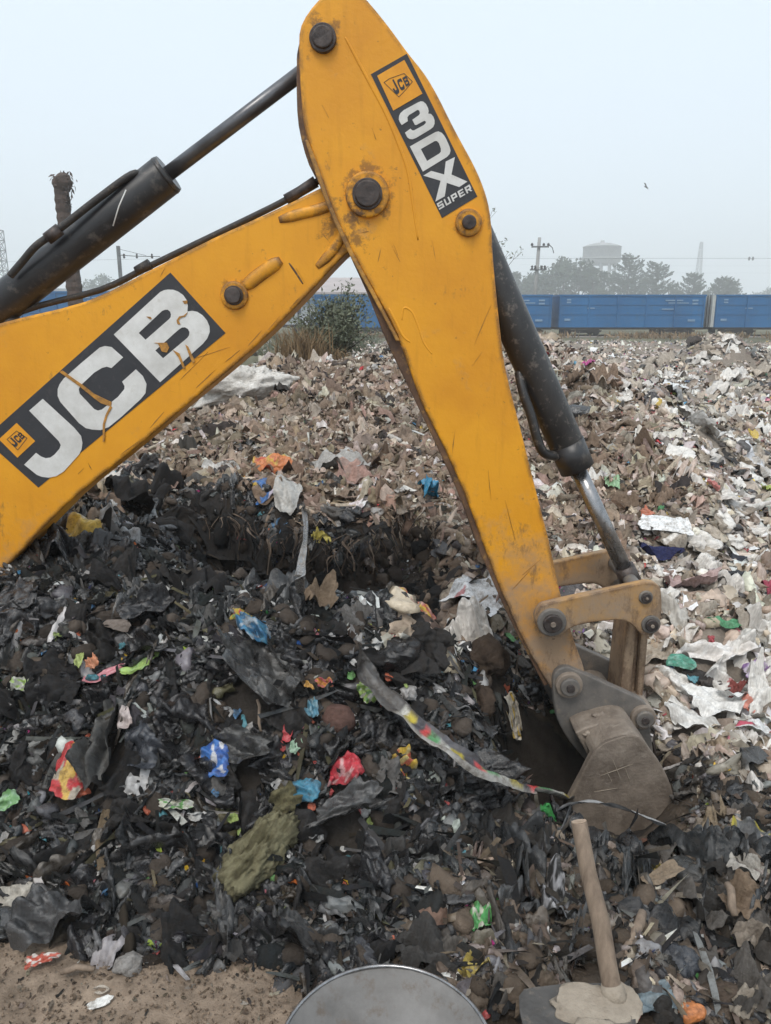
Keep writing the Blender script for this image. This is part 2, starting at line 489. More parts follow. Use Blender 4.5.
def carve(x, y):
    """the cut behind the black heap and the hole the bucket digs"""
    back = 4.04 + 0.10 * np.sin(5 * x) + 0.10 * perlin(x * 4.5, x * 0 + 3.3, 55) + 0.06 * perlin(x * 13, x * 0 + 1.3, 56)
    c = (0.24 + 0.10 * perlin(x * 3.1, y * 2.2, 57)) * sst(-1.10, -0.85, x) * (1 - sst(0.16, 0.42, x)) * sst(3.0, 3.4, y) * (1 - sst(back - 0.07, back + 0.06, y))
    e = ((x - 0.66) / 0.27) ** 2 + ((y - 2.74) / 0.26) ** 2
    return c + 0.32 * (1 - sst(0.35, 1.1, e))

def base_h(x, y):
    x = np.asarray(x, float); y = np.asarray(y, float)
    yy = np.clip(y, 0.9, 19.99)
    a = np.clip(x / yy, -1.149, 1.149)
    fa = (a + 1.15) / 2.3 * (NA - 1)
    fl = (np.log(yy) - gl[0]) / (gl[-1] - gl[0]) * (NL - 1)
    i = np.clip(fa.astype(int), 0, NA - 2); j = np.clip(fl.astype(int), 0, NL - 2)
    u = fa - i; v = fl - j
    z = (LUT[j, i] * (1 - u) + LUT[j, i + 1] * u) * (1 - v) + (LUT[j + 1, i] * (1 - u) + LUT[j + 1, i + 1] * u) * v
    z = z * (1 - sst(0.95, 0.6, y))
    z = z * (1 - sst(14, 19, y)) + 0.2 * sst(14, 19, y) * (1 - sst(30, 48, y))
    z = z - carve(x, y)
    # a small mound of earth far out in the field, low rises
    z = z + 0.85 * np.exp(-(((x - 8.35) / 1.0) ** 2 + ((y - 20) / 1.2) ** 2)) + 0.3 * np.exp(-(((x - 5.2) / 1.8) ** 2 + ((y - 30) / 3) ** 2))
    return z

def rough_h(x, y, h):
    px, py = project(x, y, h)
    ref = np.maximum(sst(0.01, 0.08, h), sst(320, 420, px)) * (1 - sst(40, 50, y))
    ref = np.where(y < 1.1, 0.1, ref)
    n = 0.10 * perlin(x * 2.7, y * 2.7, 1) + 0.040 * perlin(x * 7.3, y * 7.3, 2) + 0.022 * np.abs(perlin(x * 16, y * 16, 3)) + 0.009 * perlin(x * 37, y * 37, 4)
    far = sst(6, 14, y)
    n = n + far * (0.26 * perlin(x * 0.42, y * 0.42, 5) + 0.12 * perlin(x * 1.2, y * 1.2, 6))
    return n * (0.1 + 0.9 * ref)

def ter(x, y):
    h = base_h(x, y)
    return h + rough_h(np.asarray(x, float), np.asarray(y, float), h)

def normal(x, y, e=0.06):
    dx = (base_h(x + e, y) - base_h(x - e, y)) / (2 * e)
    dy = (base_h(x, y + e) - base_h(x, y - e)) / (2 * e)
    n = np.stack([-dx, -dy, np.ones_like(dx)], -1)
    return n / np.linalg.norm(n, axis=-1, keepdims=True)

STEPS = np.exp(np.linspace(math.log(1.0), math.log(55), 900))
def hit(px, py):
    """first point of the land along the ray through a picture point (vectorised)"""
    px = np.atleast_1d(np.asarray(px, float)); py = np.atleast_1d(np.asarray(py, float))
    dx, dy, dz = ray(px, py)
    X = dx[:, None] / dy[:, None] * STEPS; Y = np.broadcast_to(STEPS, X.shape); Z = CH + dz[:, None] / dy[:, None] * STEPS
    below = Z < (ter(X, Y) if len(px) < 120 else base_h(X, Y))
    k = np.where(below.any(1), below.argmax(1), len(STEPS) - 1)
    r = np.arange(len(px))
    return X[r, k], Y[r, k]

def inpoly(px, py, poly):
    c = np.zeros(px.shape, bool)
    n = len(poly)
    for i in range(n):
        x1, y1 = poly[i]; x2, y2 = poly[(i + 1) % n]
        cond = (y1 > py) != (y2 > py)
        xi = (x2 - x1) * (py - y1) / ((y2 - y1) if y2 != y1 else 1e-9) + x1
        c ^= cond & (px < xi)
    return c

DIRT, BLACK, DARK, BROWN, FIELD, GRASS = range(6)
PB = [(-900, 560), (0, 545), (60, 520), (110, 490), (180, 484), (230, 500), (300, 508), (360, 530), (415, 560), (440, 595), (390, 606), (420, 640), (480, 640), (500, 700),
      (505, 800), (480, 830), (470, 880), (430, 910), (400, 960), (330, 1005), (300, 985), (230, 965), (150, 950), (60, 958), (0, 952), (-900, 930)]
PD = [(470, 640), (540, 660), (600, 672), (640, 745), (690, 740), (715, 782), (771, 790), (1600, 800), (1600, 1300), (330, 1200), (330, 1005), (400, 960), (470, 880), (480, 830), (505, 800), (500, 700)]
PN = [(-900, 560), (0, 545), (100, 470), (150, 425), (200, 385), (300, 362), (420, 345), (520, 338), (600, 385), (660, 445), (705, 510), (640, 545), (575, 560), (520, 580), (500, 625), (440, 630), (390, 606), (440, 595), (415, 560)]
def zone(x, y):
    h = base_h(x, y)
    px, py = project(x, y, h)
    jx = 26 * perlin(x * 5, y * 5, 21) + 12 * perlin(x * 14, y * 14, 22)
    jy = 22 * perlin(x * 5, y * 5, 23) + 10 * perlin(x * 14, y * 14, 24)
    px2, py2 = px + jx, py + jy
    z = np.full(px.shape, FIELD)
    z[(y < 2.3) & (px < 420)] = BLACK
    z[(y < 2.3) & (px >= 420)] = DARK
    z[inpoly(px2, py2, PN) & (y < 10.5)] = BROWN
    z[inpoly(px2, py2, PD)] = DARK
    z[inpoly(px2, py2, PB) & (y < 5)] = BLACK
    z[((x - 0.68) / 0.42) ** 2 + ((y - 2.75) / 0.4) ** 2 < 1] = BLACK  # bucket pit: its deep shade is put into the ground colour as black
    edge = 938 + 0.10 * px + 0.7 * jy + 22 * perlin(x * 9, y * 9, 26)
    z[(h < 0.05) & (y < 2.2) & (py > edge) & (px < 308 + 1.2 * jx + 0.25 * (py - 960))] = DIRT
    z[(y < 1.3) & (px < 300 + jx)] = DIRT
    z[(y > 12) & (px < 310)] = GRASS
    z[(y > 42)] = GRASS
    z[np.abs(x / np.maximum(y, .9)) > 1.6] = np.where(y[np.abs(x / np.maximum(y, .9)) > 1.6] > 8, GRASS, DIRT)
    return z

# ------------------------------------------------------------------ ground
def axis(lo, hi, d, far, g=1.045):
    a = list(np.arange(lo, hi, d))
    s = d; q = a[-1]; right = []
    while q < far:
        s *= g; q += s; right.append(q)
    s = d; q = lo; left = []
    while q > -far:
        s *= g; q -= s; left.append(q)
    return np.array(left[::-1] + a + right)
gx = axis(-1.9, 2.1, 0.016, 900)
gy = axis(1.35, 4.6, 0.016, 900)
GX, GY = np.meshgrid(gx, gy)
hz = ter(GX.ravel(), GY.ravel())
nx, ny = len(gx), len(gy)
idx = np.arange(nx * ny).reshape(ny, nx)
quads = np.stack([idx[:-1, :-1], idx[:-1, 1:], idx[1:, 1:], idx[1:, :-1]], -1).reshape(-1, 4)
zz = zone(GX.ravel(), GY.ravel())
ZC = np.array([(0.29, 0.225, 0.17), (0.042, 0.036, 0.031), (0.085, 0.066, 0.05), (0.15, 0.112, 0.084), (0.24, 0.205, 0.17), (0.135, 0.13, 0.085)])
gc = ZC[zz]
mott = 1 + 0.35 * perlin(GX.ravel() * 9, GY.ravel() * 9, 31) + 0.3 * perlin(GX.ravel() * 30, GY.ravel() * 30, 32)
tag(mk("ground", np.stack([GX.ravel(), GY.ravel(), hz], -1), quads, M['ground'], smooth=True, col=gc * mott[:, None]), kind='structure')

# haze: one box of even, pale air round everything
hz_m = bpy.data.materials.new("haze")
hz_m.use_nodes = True
hz_m.node_tree.nodes.clear()
ho = hz_m.node_tree.nodes.new("ShaderNodeOutputMaterial")
hv = hz_m.node_tree.nodes.new("ShaderNodeVolumePrincipled")
hv.inputs["Color"].default_value = (0.96, 0.985, 1.0, 1)
hv.inputs["Density"].default_value = 0.0020
hv.inputs["Anisotropy"].default_value = 0.0
hz_m.node_tree.links.new(hv.outputs[0], ho.inputs["Volume"])
V, Fc = box_geo(-1100, 1100, -1100, 1100, -2.0, 62)
tag(mk("haze", V, Fc, hz_m), kind='stuff')
# ------------------------------------------------------------------ background: railway, sheds, masts, trees
M['wagon'] = mat_simple('wagon_blue', (0.003, 0.125, 0.32), (0.003, 0.095, 0.25), 0.6, 0.55, 0, bump=0.05, bs=3, spots=(0.02, 0.11, 0.22), aniso=(1, 1, 0.3))
M['wagon_dark'] = mat_simple('running_gear', (0.055, 0.05, 0.048), (0.025, 0.024, 0.023), 3, 0.8, 0, bump=0)
M['wagon_white'] = mat_simple('stencil_white', (0.22, 0.33, 0.46), (0.14, 0.25, 0.38), 6, 0.7, 0, bump=0)
M['wagon_end'] = mat_simple('pale_end_door', (0.50, 0.52, 0.50), (0.36, 0.38, 0.37), 2, 0.7, 0, bump=0)
M['roof'] = mat_simple('shed_roof', (0.44, 0.38, 0.37), (0.34, 0.30, 0.29), 0.5, 0.8, 0, bump=0.1, bs=2)
M['shed_wall'] = mat_simple('shed_wall', (0.40, 0.43, 0.46), (0.30, 0.33, 0.36), 0.5, 0.8, 0, bump=0)
M['shed_blue'] = mat_simple('shed_blue', (0.10, 0.22, 0.38), (0.07, 0.16, 0.30), 0.5, 0.7, 0, bump=0)
M['concrete'] = mat_simple('grey_concrete', (0.36, 0.36, 0.35), (0.24, 0.24, 0.24), 1.2, 0.85, 0, bump=0.1)
M['galv'] = mat_simple('galvanised_steel', (0.17, 0.18, 0.18), (0.10, 0.10, 0.105), 2, 0.6, 0.3, bump=0)
M['palm_bark'] = mat_simple('palm_bark', (0.095, 0.065, 0.052), (0.045, 0.032, 0.027), 4, 0.9, 0, bump=0.8, bs=14, bd=0.05)
M['bark'] = mat_simple('tree_bark', (0.10, 0.08, 0.06), (0.05, 0.04, 0.03), 4, 0.9, 0, bump=0.3)
M['needle'] = mat_simple('far_foliage', (0.060, 0.085, 0.045), (0.025, 0.040, 0.020), 0.5, 0.8, 0, bump=0)
M['leaf'] = mat_simple('bush_leaf', (0.165, 0.18, 0.115), (0.075, 0.092, 0.055), 6, 0.6, 0, bump=0)
M['dry'] = mat_simple('dry_grass', (0.27, 0.185, 0.095), (0.15, 0.10, 0.055), 9, 0.8, 0, bump=0)
M['ballast'] = mat_simple('ballast', (0.28, 0.25, 0.22), (0.17, 0.15, 0.13), 2, 0.9, 0, bump=0.5, bs=8)

RAILY = 57.0
XPM = RAILY * math.hypot(F * CP, 0) / F / (F * CP) * 1.0
def wx(px): return (px - 385.5) * RAILY / (F * CP + (512 - 316) * SP)
# track bed
V, Fc = [], []
for i, x in enumerate((-200, 200)):
    for y, z in ((54.6, 0.005), (55.5, 0.06), (58.6, 0.06), (59.6, 0.005)): V.append((x, y, z))
Fc = [[0, 1, 5, 4], [1, 2, 6, 5], [2, 3, 7, 6]]
tag(mk("track_bed", V, [f[::-1] for f in Fc], M['ballast']), kind='structure')
g_rails = join_geo([box_geo(-200, 200, 56.15, 56.22, 0.061, 0.12), box_geo(-200, 200, 57.80, 57.87, 0.061, 0.12)])
tag(mk("rails", *g_rails, M['wagon_dark']), kind='structure')

def wagon(x0, x1, label, end=None, height=(0.66, 2.83)):
    t = empty("goods_wagon", ((x0 + x1) / 2, RAILY, 0.12), label, "railway wagon", "blue goods wagons on the railway")
    y0, y1 = RAILY - 1.4, RAILY + 1.4
    z0, z1 = height
    parts = [box_geo(x0 + 0.12, x1 - 0.12, y0, y1, z0, z1 - 0.08)]
    parts.append(box_geo(x0 + 0.08, x1 - 0.08, y0 - 0.05, y1 + 0.05, z1 - 0.075, z1 + 0.04))
    n = 6
    for i in range(n):
        x = x0 + 0.2 + (x1 - x0 - 0.4) * i / (n - 1)
        parts.append(box_geo(x - 0.05, x + 0.05, y0 - 0.09, y0 - 0.003, z0 + 0.003, z1 - 0.078))
    for z in (0.42, 0.72):
        zc = z0 + (z1 - z0) * z
        parts.append(box_geo(x0 + 0.26, x1 - 0.26, y0 - 0.035, y0 - 0.004, zc - 0.05, zc + 0.05))
    mk("body", *join_geo(parts), M['wagon'], t)
    fr = [box_geo(x0 + 0.05, x1 - 0.05, y0 + 0.1, y1 - 0.1, z0 - 0.15, z0 - 0.004)]
    for s in (x0 - 0.25, x1 - 0.05): fr.append(box_geo(s, s + 0.3, RAILY - 0.2, RAILY + 0.2, z0 - 0.14, z0 - 0.03))
    mk("underframe", *join_geo(fr), M['wagon_dark'], t)
    for cx in (x0 + 1.9, x1 - 1.9):
        b = mk("bogie", *prism_world([(cx - 1.35, 0.46), (cx - 1.3, 0.34), (cx - 0.5, 0.34), (cx - 0.4, 0.26), (cx + 0.4, 0.26), (cx + 0.5, 0.34), (cx + 1.3, 0.34), (cx + 1.35, 0.46), (cx + 0.5, 0.50), (cx - 0.5, 0.50)], y0 + 0.25, y0 + 0.40), M['wagon_dark'], t)
        for dx in (-1.0, 1.0):
            for yy in (56.05, 57.72):
                c = [(cx + dx + 0.25 * math.cos(a * math.pi / 9), 0.37 + 0.25 * math.sin(a * math.pi / 9)) for a in range(18)]
                mk("wheel", *prism_world(c, yy, yy + 0.12), M['wagon_dark'], b)
    mkp = []
    L = x1 - x0
    for fx, fz, w, hh in ((0.06, 0.86, .28, .07), (0.06, 0.78, .28, .07), (0.72, 0.84, 1.2, .06), (0.74, 0.76, 1.4, .05), (0.70, 0.57, .8, .05), (0.90, 0.84, .4, .08), (0.90, 0.74, .4, .08), (0.88, 0.22, .5, .10), (0.05, 0.24, .4, .10), (0.2, 0.6, .5, .05)):
        x = x0 + L * fx; z = z0 + (z1 - z0) * fz
        mk("stencilled_marking", *box_geo(x, min(x + w, x1 - 0.3), y0 - 0.055, y0 - 0.002, z - hh * 0.7, z + hh * 0.7), M['wagon_white'], t)
    if end:
        mk("pale_end_panel", *box_geo(x0 - 0.12, x0 + 0.1, y0 + 0.02, y1, z0 + 0.02, z1 + 0.02), M['wagon_end'], t)
        mk("end_ladder", *join_geo([box_geo(x0 - 0.18, x0 - 0.13, y0 + q, y0 + q + 0.05, z0, z1) for q in (0.3, 0.8)]), M['wagon_dark'], t)
wagon(wx(705), wx(858), "blue open goods wagon with a pale end door, cut off by the right edge", True)
wagon(wx(553), wx(698), "blue open goods wagon seen whole, between the dark gap and the pale end door")
wagon(wx(404), wx(549), "blue goods wagon half hidden by the yellow dipper and its black hydraulic cylinder")
wagon(wx(315), wx(397), "short blue wagon seen over the bush in the gap under the yellow arm")
wagon(wx(28), wx(120), "blue goods wagon glimpsed low behind the charcoal cylinder and dead palm trunk", height=(0.66, 3.05))

# pale guard van with verandah posts
t = empty("guard_van", (wx(285), RAILY, 0.42), "pale guard van with upright verandah posts, left of the bush", "railway wagon")
x0, x1 = wx(258), wx(312)
mk("body", *join_geo([box_geo(x0, x1 - 0.9, 55.7, 58.3, 0.85, 2.55), box_geo(x1 - 0.897, x1, 55.7, 58.3, 0.85, 1.5)]), M['shed_wall'], t)
mk("roof", *box_geo(x0 - 0.1, x1 + 0.1, 55.55, 58.45, 2.75, 2.88), M['concrete'], t)
for q in (x0 + 0.03, x0 + 1.0, x0 + 1.95, x1 - 0.84, x1 - 0.05): mk("post", *box_geo(q - 0.04, q + 0.04, 55.58, 55.67, 0.8, 2.747), M['wagon_dark'], t)
mk("underframe", *box_geo(x0, x1, 55.8, 58.2, 0.65, 0.84), M['wagon_dark'], t)
for dx in (x0 + 0.9, x1 - 0.9):
    c = [(dx + 0.36 * math.cos(a * math.pi / 9), 0.48 + 0.36 * math.sin(a * math.pi / 9)) for a in range(18)]
    for yy in (56.05, 57.72): mk("wheel", *prism_world(c, yy, yy + 0.12), M['wagon_dark'], t)

def zat(py, Y): return P(385, py, Y)[2]
def xat(px, py, Y): return P(px, py, Y)[0]

# goods shed behind the bush
Y = 105
t = empty("goods_shed", (xat(335, 300, Y), Y, 0), "long goods shed with pinkish grey roof behind the blue wagon and bush", "shed")
a, b = xat(225, 300, Y), xat(470, 300, Y)
zt, ze = zat(277, Y + 6), zat(292, Y)
mk("roof", [(a, Y - 0.6, ze), (b, Y - 0.6, ze), (b, Y + 8, zt), (a, Y + 8, zt), (a, Y - 0.6, ze - .25), (b, Y - 0.6, ze - .25), (b, Y + 8, zt - .25), (a, Y + 8, zt - .25)],
   [[0, 1, 2, 3], [7, 6, 5, 4], [4, 5, 1, 0], [5, 6, 2, 1], [6, 7, 3, 2], [7, 4, 0, 3]], M['roof'], t)
mk("wall", *box_geo(a + 0.5, b - 0.5, Y + 0.5, Y + 7.5, 0, ze - 0.1), M['shed_wall'], t)
mk("blue_band", *box_geo(a + 0.5, b - 0.5, Y + 0.3, Y + 0.49, ze - 1.5, ze - 0.3), M['shed_blue'], t)
for i in range(12):
    x = a + 1 + (b - a - 2) * i / 11
    mk("post", *box_geo(x - 0.12, x + 0.12, Y - 0.3, Y - 0.05, 0, ze - 0.27), M['concrete'], t)
# blue shed at the left
Y = 150
t = empty("blue_shed", (xat(20, 300, Y), Y, 0), "long hazy blue shed far behind the dead palm trunk at left", "shed")
a, b = xat(-180, 300, Y), xat(235, 300, Y)
mk("wall", *box_geo(a, b, Y, Y + 10, 0, zat(291, Y)), M['shed_blue'], t)
mk("roof", *box_geo(a - 0.4, b + 0.4, Y - 0.4, Y + 10.4, zat(291, Y) + 0.003, zat(288.5, Y)), M['shed_wall'], t)

# water tower
Y = 400
def lathe(profile, cx, cy, seg=40):
    V, Fc = [], []
    n = len(profile)
    for r, z in profile:
        for k in range(seg):
            th = 2 * math.pi * k / seg
            V.append((cx + r * math.cos(th), cy + r * math.sin(th), z))
    for i in range(n - 1):
        for k in range(seg):
            k2 = (k + 1) % seg
            Fc.append([i * seg + k, i * seg + k2, (i + 1) * seg + k2, (i + 1) * seg + k])
    return V, Fc
cx = xat(602, 250, Y)
t = empty("water_tower", (cx, Y, 0), "round concrete water tower in the haze above the dark trees", "water tower")
R_ = xat(621, 250, Y) - cx
zz1, zz2, zz3, zz4 = zat(247, Y), zat(258, Y), zat(241.5, Y), zat(262, Y)
mk("tank", *lathe([(R_ * 0.6, zz4 - 1.5), (R_ * 0.98, zz4), (R_ * 0.98, zz1), (R_, zz1 + 0.02)], cx, Y), M['concrete'], t, True)
mk("dome_roof", *lathe([(R_ * 1.02, zz1 + 0.05), (R_ * 0.8, zz1 + (zz3 - zz1) * 0.35), (R_ * 0.45, zz1 + (zz3 - zz1) * 0.68), (R_ * 0.12, zz1 + (zz3 - zz1) * 0.8), (R_ * 0.10, zz3 + 0.5), (0.01, zz3 + 0.6)], cx, Y), M['concrete'], t, True)
mk("gallery", *lathe([(R_ * 0.98, zz2 - 0.7), (R_ * 1.17, zz2 - 0.6), (R_ * 1.17, zz2), (R_ * 0.985, zz2)], cx, Y), M['concrete'], t)
for k in range(10):
    th = 2 * math.pi * k / 10
    tube("leg", [(cx + R_ * 0.75 * math.cos(th), Y + R_ * 0.75 * math.sin(th), 0), (cx + R_ * 0.75 * math.cos(th), Y + R_ * 0.75 * math.sin(th), zz4)], 0.6, M['concrete'], t, 8)

def lattice(name, px, ptop, Y, w0, w1, nseg, r, mat, label, cat, straight_top=0.0):
    cx = xat(px, 300, Y); zt = zat(ptop, Y)
    t = empty(name, (cx, Y, 0), label, cat)
    parts = []
    cs = [(-1, -1), (1, -1), (1, 1), (-1, 1)]
    lv = []
    for i in range(nseg + 1):
        f = i / nseg
        lv.append(((w0 + (w1 - w0) * f) / 2, zt * f))
    legs = []
    for sx, sy in cs:
        legs.append(tube_geo([(cx + sx * lv[0][0], Y + sy * lv[0][0], 0), (cx + sx * lv[-1][0], Y + sy * lv[-1][0], zt)], r * 1.5, 5))
    for i in range(nseg):
        for k in range(4):
            (ax, ay), (bx, by) = cs[k], cs[(k + 1) % 4]
            w_, z_ = lv[i]; w2, z2 = lv[i + 1]
            parts.append(tube_geo([(cx + ax * w_, Y + ay * w_, z_), (cx + bx * w2, Y + by * w2, z2)], r, 4))
            parts.append(tube_geo([(cx + bx * w_, Y + by * w_, z_), (cx + ax * w2, Y + ay * w2, z2)], r, 4))
            parts.append(tube_geo([(cx + ax * w2, Y + ay * w2, z2), (cx + bx * w2, Y + by * w2, z2)], r, 4))
    for lg in legs: mk("leg", *lg, mat, t)
    mk("bracing", *join_geo(parts), mat, t)
    return t
lattice("lattice_tower", 3, 230, 190, 2.9, 2.7, 9, 0.07, M['galv'], "square steel lattice tower cut off by the left edge of the view", "lattice tower")
lattice("radio_mast", 696, 242, 620, 6, 1.6, 9, 0.16, M['galv'], "tapering radio mast almost lost in the haze above the trees", "mast")

# overhead line mast
Y = 70
cx = xat(120, 270, Y)
t = empty("overhead_line_mast", (cx, Y, 0), "grey overhead line mast with bracket arm between the cylinder and the boom", "railway mast")
mk("post", *box_geo(cx - 0.13, cx + 0.13, Y - 0.13, Y + 0.13, 0, zat(246, Y)), M['galv'], t)
za = zat(255, Y)
tube("bracket_arm", [(cx, Y - 0.17, za), (cx + 1.3, Y - 0.17, za - 0.1), (cx + 3.6, Y - 0.17, za - 0.15)], 0.035, M['galv'], t, 6)
tube("stay", [(cx, Y - 0.17, za + 0.5), (cx + 2.4, Y - 0.17, za - 0.06)], 0.02, M['galv'], t, 6)
for q in (0.5, 1.6, 2.9):
    mk("insulator", *lathe([(0.02, za - 0.3), (0.12, za - 0.22), (0.05, za - 0.16), (0.12, za - 0.1), (0.05, za - 0.02), (0.1, za + 0.05), (0.02, za + 0.1)], cx + q, Y - 0.17, 10), M['wagon_dark'], t)
tag(tube("contact_wire", [(cx - 60, Y + 4, za - 0.6), (cx - 20, Y + 1, za - 0.7), (cx + 2.9, Y - 0.17, za - 0.32), (cx + 60, Y - 4, za - 0.55)], 0.007, M['galv'], None, 5), "thin overhead wire hung from the bracket arm of the grey mast", "overhead wire")

# utility pole behind the train
Y = 80
cx = xat(538, 260, Y)
t = empty("utility_pole", (cx, Y, 0), "concrete utility pole with cross-arms standing behind the blue wagon", "utility pole")
zt = zat(237.5, Y)
tube("pole", [(cx - 0.25, Y, 0), (cx - 0.1, Y, zt * 0.5), (cx + 0.05, Y, zt)], [0.2, 0.19, 0.16], M['concrete'], t, 8)
za = zat(247, Y)
mk("cross_arm", *box_geo(cx - 0.75, cx + 0.95, Y - 0.32, Y - 0.2, za - 0.07, za + 0.07), M['galv'], t)
for q in (-0.7, 0.45, 0.9):
    mk("insulator", *lathe([(0.02, za + 0.08), (0.12, za + 0.1), (0.13, za + 0.25), (0.04, za + 0.36)], cx + q, Y - 0.26, 10), M['wagon_dark'], t)
zb = zat(270, Y)
mk("switch_frame", *join_geo([box_geo(cx - 0.8, cx + 0.75, Y - 0.34, Y - 0.22, zb - 0.06, zb + 0.06)]), M['galv'], t)
for q in (-0.6, -0.3, 0.35, 0.65):
    mk("insulator", *lathe([(0.1, zb + 0.065), (0.14, zb + 0.1), (0.06, zb + 0.2), (0.14, zb + 0.3), (0.04, zb + 0.42)], cx + q, Y - 0.28, 10), M['wagon_dark'], t)
tube("drop_lead", [(cx + 0.9, Y - 0.26, za + 0.25), (cx + 1.3, Y - 0.3, za - 0.1), (cx + 1.45, Y - 0.3, za - 0.6)], 0.04, M['wagon_dark'], t, 5)

# power lines right of the mast, with markers
Y = 300
for i, py in enumerate((258, 266, 273)):
    z = zat(py, Y)
    pts = [(xat(520, py, Y) + k * 26, Y, z + 1.2 * ((k - 3) / 3) ** 2 * 0.4) for k in range(7)]
    tag(tube("power_line", pts, 0.010, M['galv'], None, 4), ("highest", "middle", "lowest")[i] + " of the faint power lines above the trees at right", "power line", "faint power lines above the trees")
for q in (749.3, 753):
    z = zat(258.6, Y); x = xat(q, 258, Y)
    tag(mk("wire_marker", *lathe([(0.05, z - 0.7), (0.34, z - 0.5), (0.42, z), (0.34, z + 0.5), (0.05, z + 0.7)], x, Y, 10), M['wagon_dark']), "dark marker hanging on the highest power line, " + ("left" if q < 751 else "right") + " one of the pair", "line marker", "pair of line markers")

# a kite circling high over the field
Y = 130
c = P(646, 187, Y)
V = []
bd = tube_geo([(c[0] - 0.3, Y, c[2] + 0.12), (c[0], Y, c[2]), (c[0] + 0.35, Y - 0.05, c[2] - 0.2)], [0.04, 0.12, 0.05], 8)
wl = ([(c[0] - 0.1, Y - 0.1, c[2] + 0.08), (c[0] + 0.15, Y - 0.1, c[2] - 0.05), (c[0] - 0.35, Y - 0.8, c[2] + 0.42), (c[0] - 0.75, Y - 1.0, c[2] + 0.52), (c[0] - 0.5, Y - .6, c[2] + 0.42)], [[0, 1, 2, 4], [4, 2, 3]])
wr = ([(c[0] - 0.1, Y + 0.1, c[2] + 0.08), (c[0] + 0.15, Y + 0.1, c[2] - 0.05), (c[0] + 0.5, Y + 0.8, c[2] - 0.18), (c[0] + 0.75, Y + 1.0, c[2] - 0.22), (c[0] + 0.3, Y + .6, c[2] + 0.0)], [[0, 1, 2, 4], [4, 2, 3]])
tag(mk("bird", *join_geo([bd, wl, wr]), M['wagon_dark'], smooth=True), "small dark bird gliding in the pale sky, right of the dipper", "bird")

# ---- trees
def quads_to_mesh(name, cen, size, mat, parent, nrm_jit=1.0, aspect=0.6, droop=0.0, axisdir=None):
    n = len(cen)
    cen = np.asarray(cen)
    d = rng.normal(size=(n, 3)) if axisdir is None else np.asarray(axisdir) + rng.normal(size=(n, 3)) * 0.45
    d[:, 2] -= droop
    d /= np.linalg.norm(d, axis=1, keepdims=True)
    e = np.cross(d, rng.normal(size=(n, 3)))
    e /= np.linalg.norm(e, axis=1, keepdims=True)
    s = np.asarray(size).reshape(-1, 1) * np.ones((n, 1))
    nn = np.cross(d, e)
    V = np.stack([cen - d * s, cen + e * s * aspect * .55 + nn * s * .15, cen + d * s, cen - e * s * aspect * .55 + nn * s * .15], 1).reshape(-1, 3)
    Fq = np.arange(n * 4).reshape(-1, 4)
    return mk(name, V, Fq, mat, parent)

def conifer(px, ptop, Y, wpx, label, seed, lean=0.0):
    r = random.Random(seed)
    cx = xat(px, 300, Y); h = zat(ptop, Y)
    wr_ = wpx * Y / 797 / 2
    t = empty("conifer_tree", (cx, Y, 0), label, "tree", "hazy trees behind the train")
    tp = [(cx + lean * f * f, Y, h * f) for f in (0, 0.3, 0.6, 0.85, 1.0)]
    tube("trunk", tp, [0.4, 0.34, 0.24, 0.12, 0.03], M['bark'], t, 8)
    cen, ax, sz = [], [], []
    brs = []
    nb = 62
    for i in range(nb):
        f = 0.16 + 0.82 * (i / nb) + r.uniform(-.015, .015)
        th = r.uniform(0, 2 * math.pi)
        L = wr_ * (1.08 - f) ** 0.62 * r.uniform(0.62, 1.15) + 0.5
        zb_ = h * f
        pts = []
        for s in np.linspace(0, 1, 5):
            pts.append((cx + lean * f * f + math.cos(th) * L * s, Y + math.sin(th) * L * s, zb_ + L * (0.50 * s ** 1.7 - 0.06 * s)))
        brs.append(tube_geo(pts, [0.09, 0.07, 0.05, 0.035, 0.02], 4, False))
        m_ = int(14 + L * 13)
        for k in range(m_):
            s = r.uniform(0.12, 1.0)
            j = min(int(s * 4), 3); u = s * 4 - j
            p0 = np.array(pts[j]) * (1 - u) + np.array(pts[j + 1]) * u
            wd = 0.55 * (1.15 - s)
            cen.append(p0 + np.array([r.gauss(0, wd), r.gauss(0, wd), r.gauss(-0.12, 0.2)]))
            ax.append((math.cos(th) * 0.9, math.sin(th) * 0.9, 0.45)); sz.append(r.uniform(0.22, 0.55))
    mk("limb", *join_geo(brs), M['bark'], t)
    quads_to_mesh("crown", cen, sz, M['needle'], t, axisdir=ax)

